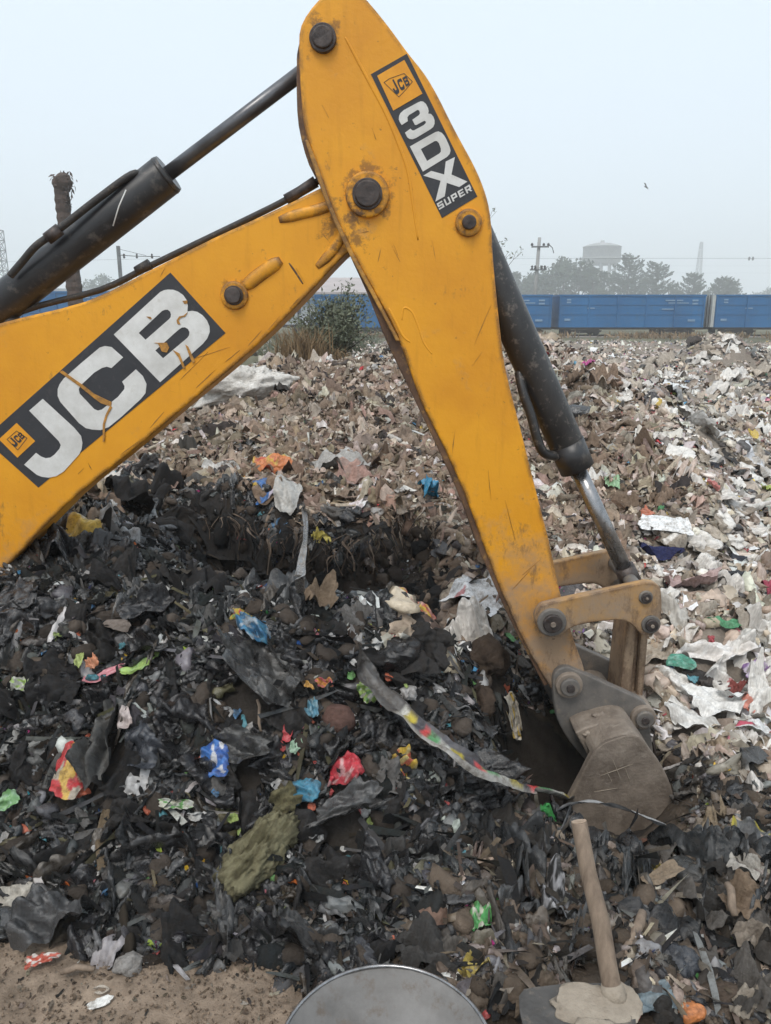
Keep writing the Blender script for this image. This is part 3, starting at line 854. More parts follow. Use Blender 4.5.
def bushy(px, ptop, Y, wpx, label, seed, dens=2600, name="leafy_tree", low=0.12):
    r = random.Random(seed)
    cx = xat(px, 300, Y); h = zat(ptop, Y)
    wr_ = wpx * Y / 797 / 2
    t = empty(name, (cx, Y, 0), label, "tree", "hazy trees behind the train")
    tube("trunk", [(cx, Y, 0), (cx + .1, Y, h * 0.3), (cx - .1, Y, h * 0.75)], [0.45, 0.32, 0.1], M['bark'], t, 8)
    lobes = []
    for i in range(16):
        th = r.uniform(0, 2 * math.pi); q = math.sqrt(r.random()) * 0.8
        zf = r.uniform(low + 0.12, 0.84)
        sc = math.sqrt(max(0.08, 1 - (max(0, zf - 0.35) / 0.62) ** 2))
        lobes.append((cx + math.cos(th) * q * wr_ * sc, Y + math.sin(th) * q * wr_ * sc, zf * h, r.uniform(0.16, 0.27) * min(wr_ * 1.3, h)))
    lim = [tube_geo([(cx, Y, h * 0.25), ((cx + l[0]) / 2, (Y + l[1]) / 2, l[2] * 0.7), (l[0], l[1], l[2])], [0.16, 0.1, 0.04], 5, False) for l in lobes[:9]]
    mk("limb", *join_geo(lim), M['bark'], t)
    cen, sz = [], []
    for i in range(dens):
        l = r.choice(lobes)
        v = np.array([r.gauss(0, 1) for _ in range(3)]); v /= np.linalg.norm(v)
        rr = l[3] * (r.random() ** 0.35) * r.uniform(0.8, 1.12)
        p0 = np.array([l[0], l[1], l[2]]) + v * rr * np.array([1, 1, 0.75])
        p0[2] = min(p0[2], h * 1.0)
        cen.append(p0); sz.append(r.uniform(0.2, 0.55) * (h / 16 + 0.35))
    quads_to_mesh("crown", cen, sz, M['needle'], t, aspect=0.9)

bushy(563, 254, 250, 78, "broad domed dark tree behind the utility pole, left of the water tower", 3, 3400)
bushy(523, 268, 260, 52, "lower dark tree beside the dipper edge, left of the utility pole", 4)
bushy(592, 262, 245, 40, "rounded tree directly below the water tower", 5, 2000)
conifer(627, 254, 250, 52, "tall layered conifer just right of the water tower", 6)
conifer(655, 262, 245, 48, "layered conifer with uplifted branches above the middle of the whole wagon", 7)
conifer(692, 273, 250, 40, "small conifer under the faint radio mast", 8)
conifer(722, 278, 245, 50, "low spreading conifer above the pale wagon end door", 9)
bushy(768, 284, 420, 40, "pale rounded far tree at the right edge above the wagons", 10, 1500)
bushy(165, 261, 300, 100, "pale misty tree clump behind the overhead line mast", 11, 2600)
bushy(108, 266, 300, 66, "low misty tree left of the overhead line mast, above the blue shed", 12, 1600)
bushy(240, 270, 320, 70, "misty tree hidden for the most part behind the yellow boom", 13, 1600)

for i, (px_, pt_, w_, Y_) in enumerate(((508, 272, 46, 275), (545, 266, 56, 268), (578, 262, 48, 262), (612, 268, 52, 270), (641, 272, 48, 268), (668, 278, 44, 266), (706, 284, 46, 270), (738, 288, 44, 285))):
    bushy(px_, pt_, Y_, w_, ("hazy rounded tree in the back row at the dipper's edge", "hazy rounded tree in the back row just right of the utility pole", "hazy rounded tree in the back row, left below the water tower", "hazy rounded tree in the back row, right below the water tower", "hazy low tree between the two tall layered conifers", "hazy low tree behind the layered conifer over the whole wagon", "hazy low tree between the small conifer and the spreading conifer", "hazy low bush-like tree right of the spreading conifer")[i], 40 + i, 1900, low=0.0)
# dead palm trunk
Y = 25
cx = xat(68, 250, Y); zt = zat(182, Y)
t = empty("palm_trunk", (cx, Y, 0), "dead crownless palm trunk with a ragged dark top behind the cylinder", "dead palm")
pts, rd = [], []
for i in range(44):
    f = i / 43
    pts.append((cx + 0.07 * math.sin(f * 5) + 0.05 * f, Y, zt * f)); rd.append((0.24 - 0.04 * f) * (1 + 0.10 * (i % 2)) * random.uniform(0.96, 1.04))
tube("trunk", pts, rd, M['palm_bark'], t, 14, smooth=False)
r_ = np.random.default_rng(3)
Vt, Ft = tube_geo([(cx + .0, Y, zt - .25), (cx + .02, Y, zt - .05), (cx + .0, Y, zt + 0.12), (cx - .06, Y, zt + .2)], [.22, .30, .27, .12], 12)
cen = np.stack([cx + 0.03 + r_.normal(0, 0.12, 260), Y + r_.normal(0, 0.12, 260), zt + 0.0 + r_.normal(0, 0.11, 260)], -1)
mk("crown_stub", Vt, Ft, M['palm_bark'], t)
hang = np.stack([cx + 0.2 + r_.normal(0, 0.04, 60), Y - 0.1 + r_.normal(0, 0.1, 60), zt - r_.uniform(0.1, 0.75, 60)], -1)
quads_to_mesh("ragged_top", np.concatenate([cen, hang]), r_.uniform(0.05, 0.13, 320), M['palm_bark'], t, droop=0.8)

# bush on the heap, dry grass at its foot, bare sapling behind the dipper
Y = 10.0
bx = xat(338, 330, Y); bz = float(base_h(bx, Y)) + 0.06
t = empty("bush", (bx, Y, bz), "grey green leafy bush growing behind the crest of the brown heap", "bush")
topz = zat(286, Y)
r = random.Random(8)
stems, cen, sz, ax = [], [], [], []
for i in range(60):
    th = r.uniform(0, 2 * math.pi); sp = r.uniform(0.05, 0.68)
    hh = (topz - bz) * r.uniform(0.55, 1.0) * (1.08 - 0.5 * (sp / 0.68) ** 2)
    if i == 0: sp, hh, th = 0.16, (topz - bz) * 1.08, 0.2
    pts = [(bx + math.cos(th) * sp * s, Y + math.sin(th) * sp * s, bz - 0.02 + hh * (s ** 0.85)) for s in (0, .25, .5, .75, 1)]
    stems.append(tube_geo(pts, [0.011, 0.009, 0.007, 0.005, 0.002], 5, False))
    for k in range(115):
        s = r.uniform(0.12, 1.0); j = min(int(s * 4), 3); u = s * 4 - j
        p0 = np.array(pts[j]) * (1 - u) + np.array(pts[j + 1]) * u
        wd = 0.075 if i else 0.03
        cen.append(p0 + np.array([r.gauss(0, wd), r.gauss(0, wd), r.gauss(0, 0.045)])); sz.append(r.uniform(0.016, 0.038)); ax.append((r.gauss(0, .6), r.gauss(0, .6), 0.5))
mk("stems", *join_geo(stems), M['bark'], t)
quads_to_mesh("foliage", cen, sz, M['leaf'], t, axisdir=ax, aspect=0.75)

def grass_tuft(px, py, Y, n, wdt, hgt, mat, label, seed):
    r = np.random.default_rng(seed)
    gx_ = xat(px, py, Y); gz = float(base_h(gx_, Y))
    x = gx_ + r.normal(0, wdt, n); y = Y + r.normal(0, wdt * .7, n); z = base_h(x, y) - 0.02
    hh = hgt * r.uniform(0.5, 1.1, n); dx = r.normal(0, 0.14, n); dy = r.normal(0, 0.12, n); wd = r.uniform(0.004, 0.010, n)
    th = r.uniform(0, np.pi, n)
    V = np.empty((n, 6, 3))
    for k, (s, ws) in enumerate(((0, 1), (0.55, .8), (1, .15))):
        cxk = x + dx * s ** 2; cyk = y + dy * s ** 2; czk = z + hh * (s - 0.18 * s ** 3)
        for q, sg in enumerate((-1, 1)):
            V[:, 2 * k + q] = np.stack([cxk + sg * wd * ws * np.cos(th), cyk + sg * wd * ws * np.sin(th), czk], -1)
    b0 = np.arange(n)[:, None] * 6
    Fq = np.concatenate([b0 + np.array([[0, 1, 3, 2]]), b0 + np.array([[2, 3, 5, 4]])])
    return tag(mk("dry_grass", V.reshape(-1, 3), Fq, mat), label, "grass tuft")
grass_tuft(298, 357, 9.4, 420, 0.15, 0.56, M['dry'], "reddish brown dry grass at the left foot of the bush", 4)
grass_tuft(335, 364, 9.4, 90, 0.10, 0.26, M['dry'], "small tuft of brown dry grass in front of the bush", 5)
# weeds along the railway
r = np.random.default_rng(9)
n = 3500
x = r.uniform(wx(-50), wx(860), n); y = r.uniform(50, 54.4, n)
dens = perlin(x * 0.25, y * 0.3, 77) + r.normal(0, 0.25, n)
x, y = x[dens > 0.05], y[dens > 0.05]
n = len(x)
cen = np.stack([x, y, ter(x, y) + 0.18], -1)
wo = quads_to_mesh("lineside_weeds", cen, r.uniform(0.12, 0.42, n), M['dry'], None, axisdir=np.tile((0.0, 0.0, 1.0), (n, 1)), aspect=0.35)
tag(wo, "dry weeds growing along the railway in front of the wagons", "weeds", kind='stuff')
x = r.uniform(wx(-80), wx(380), 5000); y = r.uniform(24, 52, 5000)
cen = np.stack([x, y, ter(x, y) + 0.12], -1)
wo = quads_to_mesh("rough_grass", cen, r.uniform(0.12, 0.36, 5000), M['leaf'], None, axisdir=np.tile((0.0, 0.0, 0.8), (5000, 1)), aspect=0.3)
tag(wo, "rough grey green grass before the railway at left", "grass", kind='stuff')

Y = 14.0
sx_ = xat(489, 300, Y)
t = empty("bare_sapling", (sx_, Y, 0.3), "nearly bare sapling poking out at the dipper's right edge", "sapling")
r = random.Random(21)
tw = []
tips = []
def grow(p0, d, L, rad, depth):
    q = p0 + d * L
    tw.append(tube_geo([tuple(p0), tuple((p0 + q) / 2 + Vector((r.gauss(0, .02), r.gauss(0, .02), 0))), tuple(q)], [rad, rad * .85, rad * .65], 5, False))
    if depth == 0: tips.append(q); return
    for k in range(r.choice((2, 3))):
        nd = (d + Vector((r.gauss(0.10, .38), r.gauss(0, .35), r.gauss(0.1, .25)))).normalized()
        grow(q, nd, L * r.uniform(.6, .85), rad * .62, depth - 1)
grow(Vector((sx_, Y, float(base_h(sx_, Y)) - 0.05)), Vector((0.06, 0, 1)).normalized(), 0.98, 0.022, 4)
mk("twigs", *join_geo(tw), M['bark'], t)
cen = [np.array(q) + np.array([r.gauss(0, .03) for _ in range(3)]) for q in tips if r.random() < 0.55 for _ in range(4)]
quads_to_mesh("leaves", cen, [r.uniform(.02, .045) for _ in cen], M['leaf'], t)
# ------------------------------------------------------------------ the digging arm
YN, YF = 2.80, 3.10          # near and far face of the dipper
YC = 2.95
arm = empty("backhoe_arm", (0.85, 2.95, -0.3), "yellow backhoe arm with boom, dipper, hydraulic cylinders and muddy bucket in the pit", "digger arm")

# -- boom (fits between the dipper's cheeks)
BN, BF = 2.85, 3.05
boom_px = [(-150, 520), (-195, 500), (-215, 455), (-190, 405), (-120, 372), (-40, 342), (0, 323), (85, 301.5), (150, 270), (210, 239.5), (270, 212), (320, 188), (350, 172), (385, 170), (400, 190), (396, 218), (372, 238),
           (345, 255), (300, 303), (250, 352), (187, 405), (120, 461), (65, 506), (0, 573), (-60, 628), (-110, 640), (-150, 600)]
boom = plate("boom", smooth_outline(boom_px, 3), BN, BF, M['yellow'], arm, bw=0.010, seg=3)

def rib(name, pxs, r_px, Y, mat, parent, flat=0.55, taper=True):
    pts = smooth_outline([(a, b) for a, b in pxs], 5, closed=False)
    P3 = [P(a, b, Y) for a, b in pts]
    rr = r_px * mpp(P3[0])
    n = len(P3)
    rad = [rr * (min(1, 0.55 + 2.2 * min(i, n - 1 - i) / n) if taper else 1) for i in range(n)]
    return tube(name, P3, rad, mat, parent, 12, flat=flat)
rib("cast_rib", [(279, 220), (300, 214), (320, 209), (345, 199)], 5.5, BN, M['yellow'], boom)
rib("cast_rib", [(317, 267), (328, 256), (338, 243), (345, 228), (344, 208)], 5.0, BN, M['yellow'], boom)
rib("cast_rib", [(243, 288), (262, 273), (281, 260)], 7.0, BN, M['yellow'], boom)
rib("weld_seam", [(289, 263), (296, 273), (303, 284)], 1.0, BN, M['brown_plate'], boom)

def pin(c_px, r_px, Y0, out, name="pivot_pin", mat='pin', parent=None, boss=None, boss_out=0.012, ring=None, seg=28):
    p = P(*c_px, Y0)
    k = mpp(p)
    if boss: disc_y("pin_boss", p, boss * k, Y0 - boss_out, Y0 + 0.012, M['yellow'], parent or arm, 40, 0.008)
    if ring: disc_y("pin_collar", p, ring * k, Y0 - boss_out - 0.010, Y0 + 0.01, M['pin'], parent or arm, 32, 0.003)
    return disc_y(name, p, r_px * k, Y0 - boss_out - out, Y0 + 0.01, M[mat], parent or arm, seg, 0.005)
pin((234.5, 295.5), 8, BN, 0.022, boss=14, boss_out=0.012, ring=9.5)

# -- dipper
left_near = [(318, 0), (301, 25), (299, 52), (300, 80), (304, 124), (316, 165), (331.6, 209), (353.4, 255), (375, 293.5), (398, 337), (421, 401), (444.4, 448), (465, 495), (482.5, 542), (497, 580), (523, 640), (548, 684)]
right = [(585, 672), (574, 640), (560, 592), (550, 545), (535, 486), (520.5, 428), (507, 375), (501.5, 340), (493.5, 262), (492, 232), (489, 206), (482, 183), (472.5, 162), (461, 141), (450, 120), (438, 96), (425, 74), (407, 51), (384, 20), (360, -7), (340, -14)]
dp = left_near + [(556, 694), (570, 698), (582, 690)] + right
dipper = plate("dipper", smooth_outline(dp, 3), YN, YF, M['yellow'], arm, bw=0.009, seg=3)
# front wear plate, standing proud of the dipper's left edge
outer = [(300, 36), (296.5, 52), (296.2, 66), (296, 84), (298, 124), (308.5, 164), (323.5, 190), (347, 249), (367, 293), (388, 345), (414.5, 400), (438, 449), (457, 491), (473, 532), (481, 556), (486, 566), (503, 605), (520, 640), (545, 688)]
inner = [(a + 7, b - 1) for a, b in left_near[2:]]
band = smooth_outline(outer, 3, False) + smooth_outline(inner, 3, False)[::-1]
plate("front_plate", band, YN + 0.014, YF - 0.014, M['brown_plate'], arm, ref=YN, bw=0.004)
plate("lip_plate", smooth_outline([(305, 140), (313, 166), (328, 208), (350, 256), (371, 294), (396, 341)], 3, False) + smooth_outline([(305, 140), (313, 166), (328, 208), (350, 256), (371, 294), (396, 341)], 3, False)[::-1][:0] +
      smooth_outline([(400, 341), (375.5, 294), (354.5, 255), (333, 208), (318, 165), (308, 140)], 3, False), YN - 0.006, YN + 0.004, M['yellow_worn'], dipper, ref=YN, bw=0.003)
rib("weld_seam", [(345, 37), (352, 50), (368, 80), (385, 112), (398, 143), (408, 172), (413, 205), (418, 240)], 1.6, YN, M['yellow_plain'], dipper)
rib("weld_seam", [(402, 320), (404, 308), (412, 312), (418, 326), (424, 343), (432, 354)], 1.0, YN, M['yellow_plain'], dipper)
rib("weld_seam", [(389, 308), (396, 322), (403, 336), (410, 342)], 1.2, YN, M['yellow_plain'], dipper)
pin((323, 39), 10.5, YN, 0.020, ring=13.5, boss_out=0.008)
pin((367.5, 195), 12.5, YN, 0.022, boss=22, boss_out=0.020, ring=15)
pin((468.5, 223), 7.0, YN, 0.020, boss=13.5, boss_out=0.014)
# scuff marks of bare primer on the dipper flank and the boom
def scuff(parent, Y, lines):
    parts = []
    for (x0, y0, x1, y1, w) in lines:
        w *= 0.42
        a, b = np.array((x0, y0), float), np.array((x1, y1), float)
        d = (b - a) / np.linalg.norm(b - a); nrm = np.array((-d[1], d[0]))
        pts = []
        for f, s in ((0, .1), (.3, .8), (.6, 1), (.85, .5), (1, .05)): pts.append(a + (b - a) * f + nrm * w * s * .5 * random.uniform(.6, 1.2) + nrm * random.uniform(-.3, .3))
        for f, s in ((1, .05), (.85, .5), (.6, 1), (.3, .8), (0, .1)): pts.append(a + (b - a) * f - nrm * w * s * .5 * random.uniform(.6, 1.2))
        xz = [(P(q[0], q[1], Y)[0], P(q[0], q[1], Y)[2]) for q in pts]
        mk("scuff_mark", *prism_world(xz, Y - 0.0012, Y + 0.001), M['scuff'], parent)
scuff(dipper, YN, [(491, 305, 474, 345, 1.6), (482, 352, 472, 366, 1.2), (381, 248, 378, 262, 1.4), (393, 243, 398, 256, 1.2), (408, 183, 413, 190, 1.2), (361, 233, 369, 231, 1.4), (400, 262, 392, 246, 1.0), (432, 240, 436, 262, 1.0),
                   (391, 330, 396, 336, 3), (400, 345, 407, 351, 2.5), (386, 318, 391, 328, 2.4), (505, 500, 515, 540, 1.3), (530, 570, 512, 590, 1.8), (522, 575, 540, 560, 1.4), (455, 430, 452, 455, 1.2), (488, 470, 491, 500, 1.4), (470, 60, 470.5, 61, .5), (372, 128, 376, 140, 1.0), (322, 105, 329, 118, 1.0)])
scuff(boom, BN, [(230, 347, 196, 358, 1.6), (208, 352, 180, 380, 1.4), (280, 316, 268, 330, 2.2), (262, 330, 248, 346, 2.2), (300, 297, 290, 308, 2), (240, 350, 225, 362, 2.4), (215, 370, 196, 388, 2.2), (84, 468, 78, 474, 2), (88, 463, 92, 470, 1.6), (164, 412, 150, 428, 2), (140, 440, 120, 455, 1.5), (36, 478, 62, 474, 1.4), (305, 283, 296, 268, .9),
                 (165, 268, 160, 277, 1.2), (322, 233, 330, 243, 2.5), (330, 216, 338, 228, 3), (334, 200, 342, 213, 3.5)])

# -- stickers and lettering
def flat(name, polys, Y, thick, mat, parent):
    """polygons (outlines and holes, picture points) as one thin sheet on the plate at depth Y"""
    cu = bpy.data.curves.new(name, 'CURVE')
    cu.dimensions = '2D'; cu.fill_mode = 'BOTH'
    for poly in polys:
        sp = cu.splines.new('POLY')
        sp.points.add(len(poly) - 1)
        for i, (a, b) in enumerate(poly):
            q = P(a, b, Y)
            sp.points[i].co = (q[0], q[2], 0, 1)
        sp.use_cyclic_u = True
    ob = bpy.data.objects.new(name, cu)
    COL.objects.link(ob)
    bpy.context.view_layer.update()
    me0 = ob.to_mesh()
    vs = [v.co.copy() for v in me0.vertices]
    fs = [list(p.vertices) for p in me0.polygons]
    ob.to_mesh_clear()
    bpy.data.objects.remove(ob); bpy.data.curves.remove(cu)
    V = [(v.x, Y - thick, v.y) for v in vs]
    # make the faces look toward the camera side (-Y)
    out = []
    for f in fs:
        a, b, c = (Vector(V[f[i]]) for i in range(3))
        out.append(f if (b - a).cross(c - a).y < 0 else f[::-1])
    o = mk(name, V, out, mat, parent)
    m = o.modifiers.new("thickness", 'SOLIDIFY'); m.thickness = thick * 0.9; m.offset = -1
    return o
def A_(pts): return [(x / 5.93, 360 + y / 5.93) for x, y in pts]
def B_(pts): return [(100 + x / 5.14, 260 + y / 5.14) for x, y in pts]
J = A_([(175, 300), (255, 230), (440, 400), (482, 450), (490, 490), (485, 530), (470, 560), (380, 660), (335, 688), (290, 697), (250, 692), (220, 680), (145, 620), (215, 550), (245, 572), (272, 582), (300, 578), (325, 560), (355, 525), (362, 503), (350, 480)])
C = [(100, 347.5), (105, 346), (111.7, 347), (123.3, 357.3), (111.7, 368), (107, 366.6), (102, 368), (94.4, 372.6), (81, 385.3), (79, 389), (80, 393.7), (94.4, 409), (98, 410.5), (102, 409.5), (118, 397), (124.6, 389), (124.8, 386), (122.4, 381.6), (136, 369.3), (143, 376), (146.7, 384), (145.7, 393), (141, 399), (121.4, 417), (109, 427), (101, 430), (92.7, 429.5), (86, 428), (79.3, 423), (60.7, 402), (58, 396), (58, 389), (60, 384), (64, 378.5), (81, 363.4)]
B = B_([(72, 383), (310, 165), (330, 155), (350, 152), (378, 153), (402, 162), (428, 180), (445, 205), (452, 232), (450, 265), (475, 261), (500, 266), (528, 284), (550, 310), (563, 340), (565, 370), (552, 403), (530, 430), (310, 628)])
Bh1 = B_([(200, 375), (320, 262), (335, 256), (350, 256), (362, 266), (366, 280), (364, 294), (355, 305), (235, 410)])
Bh2 = B_([(285, 465), (405, 358), (422, 347), (438, 346), (453, 355), (461, 370), (459, 387), (450, 400), (325, 505)])
YB = BN
flat("sticker", [[(-15.8, 438.8), (170.4, 272.6), (225.5, 333), (38.5, 487.5)]], YB, 0.0015, M['sticker_black'], arm)
st1 = bpy.data.objects["sticker"] if "sticker" in bpy.data.objects else None
letters = []
for nm, ps in (("letter", [J]), ("letter", [C]), ("letter", [B, Bh1, Bh2])):
    flat(nm, ps, YB, 0.0030, M['sticker_white'], st1)
flat("badge", [[(-0.8, 439.2), (16.9, 422.9), (35.4, 441), (17.7, 457.6)]], YB, 0.0030, M['sticker_yellow'], st1)
def affine_letters(specs, Y, thick, mat, parent, name="badge_lettering"):
    ax0 = np.array((24.5, 477.0)); U = np.array((1, -0.876)) / math.hypot(1, .876); V_ = np.array((-0.673, -0.739))
    polys = []
    for L, O, u, v in specs:
        pts = {'J': [J], 'C': [C], 'B': [B, Bh1, Bh2]}[L]
        al = np.array(pts[0]); Mx = np.stack([U, V_], 1)
        loc = np.linalg.solve(Mx, (al - ax0).T).T
        mn, mx = loc.min(0), loc.max(0)
        for p_ in pts:
            lo = (np.linalg.solve(Mx, (np.array(p_) - ax0).T).T - mn) / (mx - mn)
            polys.append([tuple(np.array(O) + l[0] * np.array(u) + l[1] * np.array(v)) for l in lo])
    return flat(name, polys, Y, thick, mat, parent)
def a5(x, y): return (x / 5.93, 360 + y / 5.93)
def v5(x, y): return (x / 5.93, y / 5.93)
affine_letters([('J', a5(92, 520), v5(22, -20), v5(-44, -44)), ('C', a5(116, 494), v5(18, -17), v5(-36, -36)), ('B', a5(134, 472), v5(18, -17), v5(-30, -30))], YB, 0.0042, M['sticker_black'], st1)
def ring(poly, w):
    c = np.mean(poly, 0)
    return [poly, [tuple(np.array(c) + (np.array(p_) - c) * (1 - w)) for p_ in poly]]
flat("badge_outline", ring([a5(42, 470), a5(100, 418), a5(165, 462), a5(108, 535)], 0.07), YB, 0.0042, M['sticker_black'], st1)
# paint scraped through the big sticker
for q_ in [A_([(355, 70), (372, 62), (490, 145), (560, 200), (665, 250), (660, 275), (600, 255), (560, 225), (480, 160)]), A_([(655, 270), (668, 280), (640, 330), (625, 380), (622, 480), (612, 485), (612, 380), (628, 325)]),
                        B_([(305, 425), (345, 425), (357, 450), (345, 475), (320, 470), (300, 430), (280, 425)]), B_([(452, 268), (432, 285), (408, 290), (395, 310), (400, 330), (415, 330), (405, 310), (418, 296), (440, 290)]),
                        B_([(440, 435), (455, 445), (490, 520), (478, 530), (460, 490)]), B_([(375, 462), (410, 480), (440, 555), (430, 560), (405, 500)]), B_([(425, 210), (450, 208), (450, 224), (435, 226)]), B_([(240, 290), (262, 292), (268, 303), (258, 304)])]: flat("sticker_scrape", [q_], YB, 0.0055, M['scratch'], st1)

def ca(*pts): return [(380 + x / 11.01, 50 + y / 11.01) for x, y in pts]
def cb(*pts): return [(400 + x / 9.63, 130 + y / 9.63) for x, y in pts]
st2 = flat("sticker", [[(370.8, 74.4), (406.9, 53.8), (477.3, 196.5), (442, 218)]], YN, 0.0015, M['sticker_black'], arm)
three = ca((240, 828), (220, 800), (207, 765), (210, 730), (225, 697), (262, 664), (420, 578), (450, 567), (475, 571), (505, 595), (528, 640), (536, 675), (530, 702), (560, 706), (585, 735), (600, 775), (600, 815), (585, 850), (555, 875), (400, 968), (360, 985), (325, 982), (300, 962), (275, 912), (335, 868), (352, 885), (372, 888), (480, 830), (503, 808), (505, 790), (488, 780), (400, 828), (384, 826), (356, 770), (430, 718), (440, 698), (432, 668), (412, 662), (320, 718), (301, 742), (306, 785))
flat("letter", [three], YN, 0.0030, M['sticker_white'], st2)
flat("letter", [cb((95, 160), (340, 22), (368, 15), (400, 28), (425, 55), (445, 90), (478, 165), (486, 200), (478, 232), (450, 262), (220, 402)), cb((200, 185), (335, 108), (355, 108), (375, 128), (393, 180), (393, 210), (378, 228), (260, 300))], YN, 0.0030, M['sticker_white'], st2)
flat("letter", [cb((225, 440), (300, 395), (425, 430), (440, 305), (528, 262), (495, 430), (648, 498), (570, 550), (450, 510), (430, 640), (340, 690), (390, 490))], YN, 0.0030, M['sticker_white'], st2)
# SUPER as a stroke alphabet on a unit box (u across, v up)
O_, U_, V2 = np.array(cb((378, 770))[0]), np.array((695 - 378, 585 - 770)) / 9.63, np.array((-26, -60)) / 9.63
def word(strokes_list, gap, wd):
    polys = []
    n = len(strokes_list)
    cw = (1 - gap * (n - 1)) / n
    for i, polys_ in enumerate(strokes_list):
        for poly in polys_:
            polys.append([tuple(O_ + U_ * (i * (cw + gap) + u * cw) + V2 * v) for u, v in poly])
    return polys
s_ = .24
LS = [[(0, 0), (1, 0), (1, .62), (.25, .62), (.25, .78), (1, .78), (1, 1), (0, 1), (0, .4), (.75, .4), (.75, .22), (0, .22)]]
LU = [[(0, 1), (0, 0), (1, 0), (1, 1), (.74, 1), (.74, .22), (.26, .22), (.26, 1)]]
LP = [[(0, 0), (.26, 0), (.26, .32), (1, .32), (1, 1), (0, 1)], [(.26, .54), (.74, .54), (.74, .78), (.26, .78)]]
LE = [[(0, 0), (1, 0), (1, .2), (.27, .2), (.27, .4), (.9, .4), (.9, .6), (.27, .6), (.27, .8), (1, .8), (1, 1), (0, 1)]]
LR = [[(0, 0), (.26, 0), (.26, .32), (.5, .32), (.74, 0), (1.02, 0), (.8, .32), (1, .36), (1, 1), (0, 1)], [(.26, .54), (.74, .54), (.74, .78), (.26, .78)]]
for g_ in range(5):
    polys = word([[], [], [], [], []], .05, 1)
    src = [LS, LU, LP, LE, LR][g_]
    cw = (1 - .05 * 4) / 5
    flat("small_letter", [[tuple(O_ + U_ * (g_ * (cw + .05) + u * cw) + V2 * v) for u, v in poly] for poly in src], YN, 0.0030, M['sticker_white'], st2)
flat("badge", [[(377.2, 76.0), (404.3, 60.2), (422.4, 93.8), (393.3, 110.8)]], YN, 0.0030, M['sticker_yellow'], st2)
def c11(x, y): return (380 + x / 11.01, 50 + y / 11.01)
def v11(x, y): return (x / 11.01, y / 11.01)
affine_letters([('J', c11(172, 500), v11(52, -28), v11(-72, -150)), ('C', c11(230, 455), v11(50, -28), v11(-48, -118)), ('B', c11(286, 408), v11(46, -26), v11(-42, -98))], YN, 0.0042, M['sticker_black'], st2)
flat("badge_outline", ring([c11(40, 360), c11(100, 318), c11(265, 258), c11(360, 350), c11(285, 440), c11(208, 522)], 0.045), YN, 0.0042, M['sticker_black'], st2)

# -- dipper cylinder (along the boom)
def cyl_axis(pa, pb, Ya, Yb): return Vector(P(*pa, Ya)), Vector(P(*pb, Yb))
a, b = cyl_axis((-55, 349.5), (167.5, 174), YC, YC)
kk = mpp(b)
dcyl = tube("hydraulic_cylinder", [a, b], 19.5 * kk, M['black_steel'], arm, 36, bw=0.004)
e = Vector(P(326, 54, YC))
tube("piston_rod", [b - (b - a) * 0.05, e], 7.2 * kk, M['rod_dark'], dcyl, 24)
dd = (b - a).normalized()
tube("gland_cap", [b - dd * 0.012, b + dd * 0.006], [19.9 * kk, 18.5 * kk], M['black_worn'], dcyl, 36)
a2 = Vector(P(0, 306, YC))
tube("end_clevis", [Vector(P(-22, 322, YC)), Vector(P(6, 318, YC)), Vector(P(26, 336, YC))], [14 * kk, 10 * kk, 12 * kk], M['black_worn'], dcyl, 16)
pp = smooth_outline([(10, 276, 2.86), (22, 262, 2.86), (36, 246, 2.85), (56, 231.5, 2.86), (95, 201, 2.88), (132, 174.5, 2.90), (142, 178, 2.93)], 5, False)
tube("feed_pipe", [P(*q) for q in pp], 3.6 * kk, M['rubber'], dcyl, 10)
tube("pipe_fitting", [P(47, 239, 2.857), P(60, 229, 2.863)], 6 * kk, M['pin'], dcyl, 10)
tube("pipe_scratch", [P(126, 190, 2.82), P(119, 206, 2.805), P(113, 226, 2.80)], 0.0022, M['sticker_white'], dcyl, 6)
# bracket on the boom that carries the cylinder, out of the frame
plate("cylinder_bracket", smooth_outline([(-100, 372), (-75, 332), (-45, 326), (-30, 345), (-40, 372)], 3), 2.86, 2.885, M['yellow'], arm)
plate("cylinder_bracket", smooth_outline([(-100, 372), (-75, 332), (-45, 326), (-30, 345), (-40, 372)], 3), 3.015, 3.04, M['yellow'], arm, ref=2.86)
# hose lying along the top of the boom
hp = smooth_outline([(-60, 352, 2.95), (20, 312, 2.95), (100, 290, 2.93), (150, 266, 2.91), (200, 242, 2.90), (250, 218, 2.90), (285, 200.5, 2.89), (318, 181, 2.89), (345, 165, 2.9)], 4, False)
hose = tube("hydraulic_hose", [P(*q) for q in hp], 3.2 * kk, M['rubber'], arm, 10)
tube("hose_ferrule", [P(286, 200, 2.888), P(300, 191.5, 2.888), P(316, 181.5, 2.888)], [5.5 * kk, 5 * kk, 5.6 * kk], M['pin'], hose, 10)
tube("hose_clamp", [P(136, 271, 2.9), P(150, 264, 2.9)], [4.5 * kk, 5.5 * kk], M['rubber'], hose, 8)

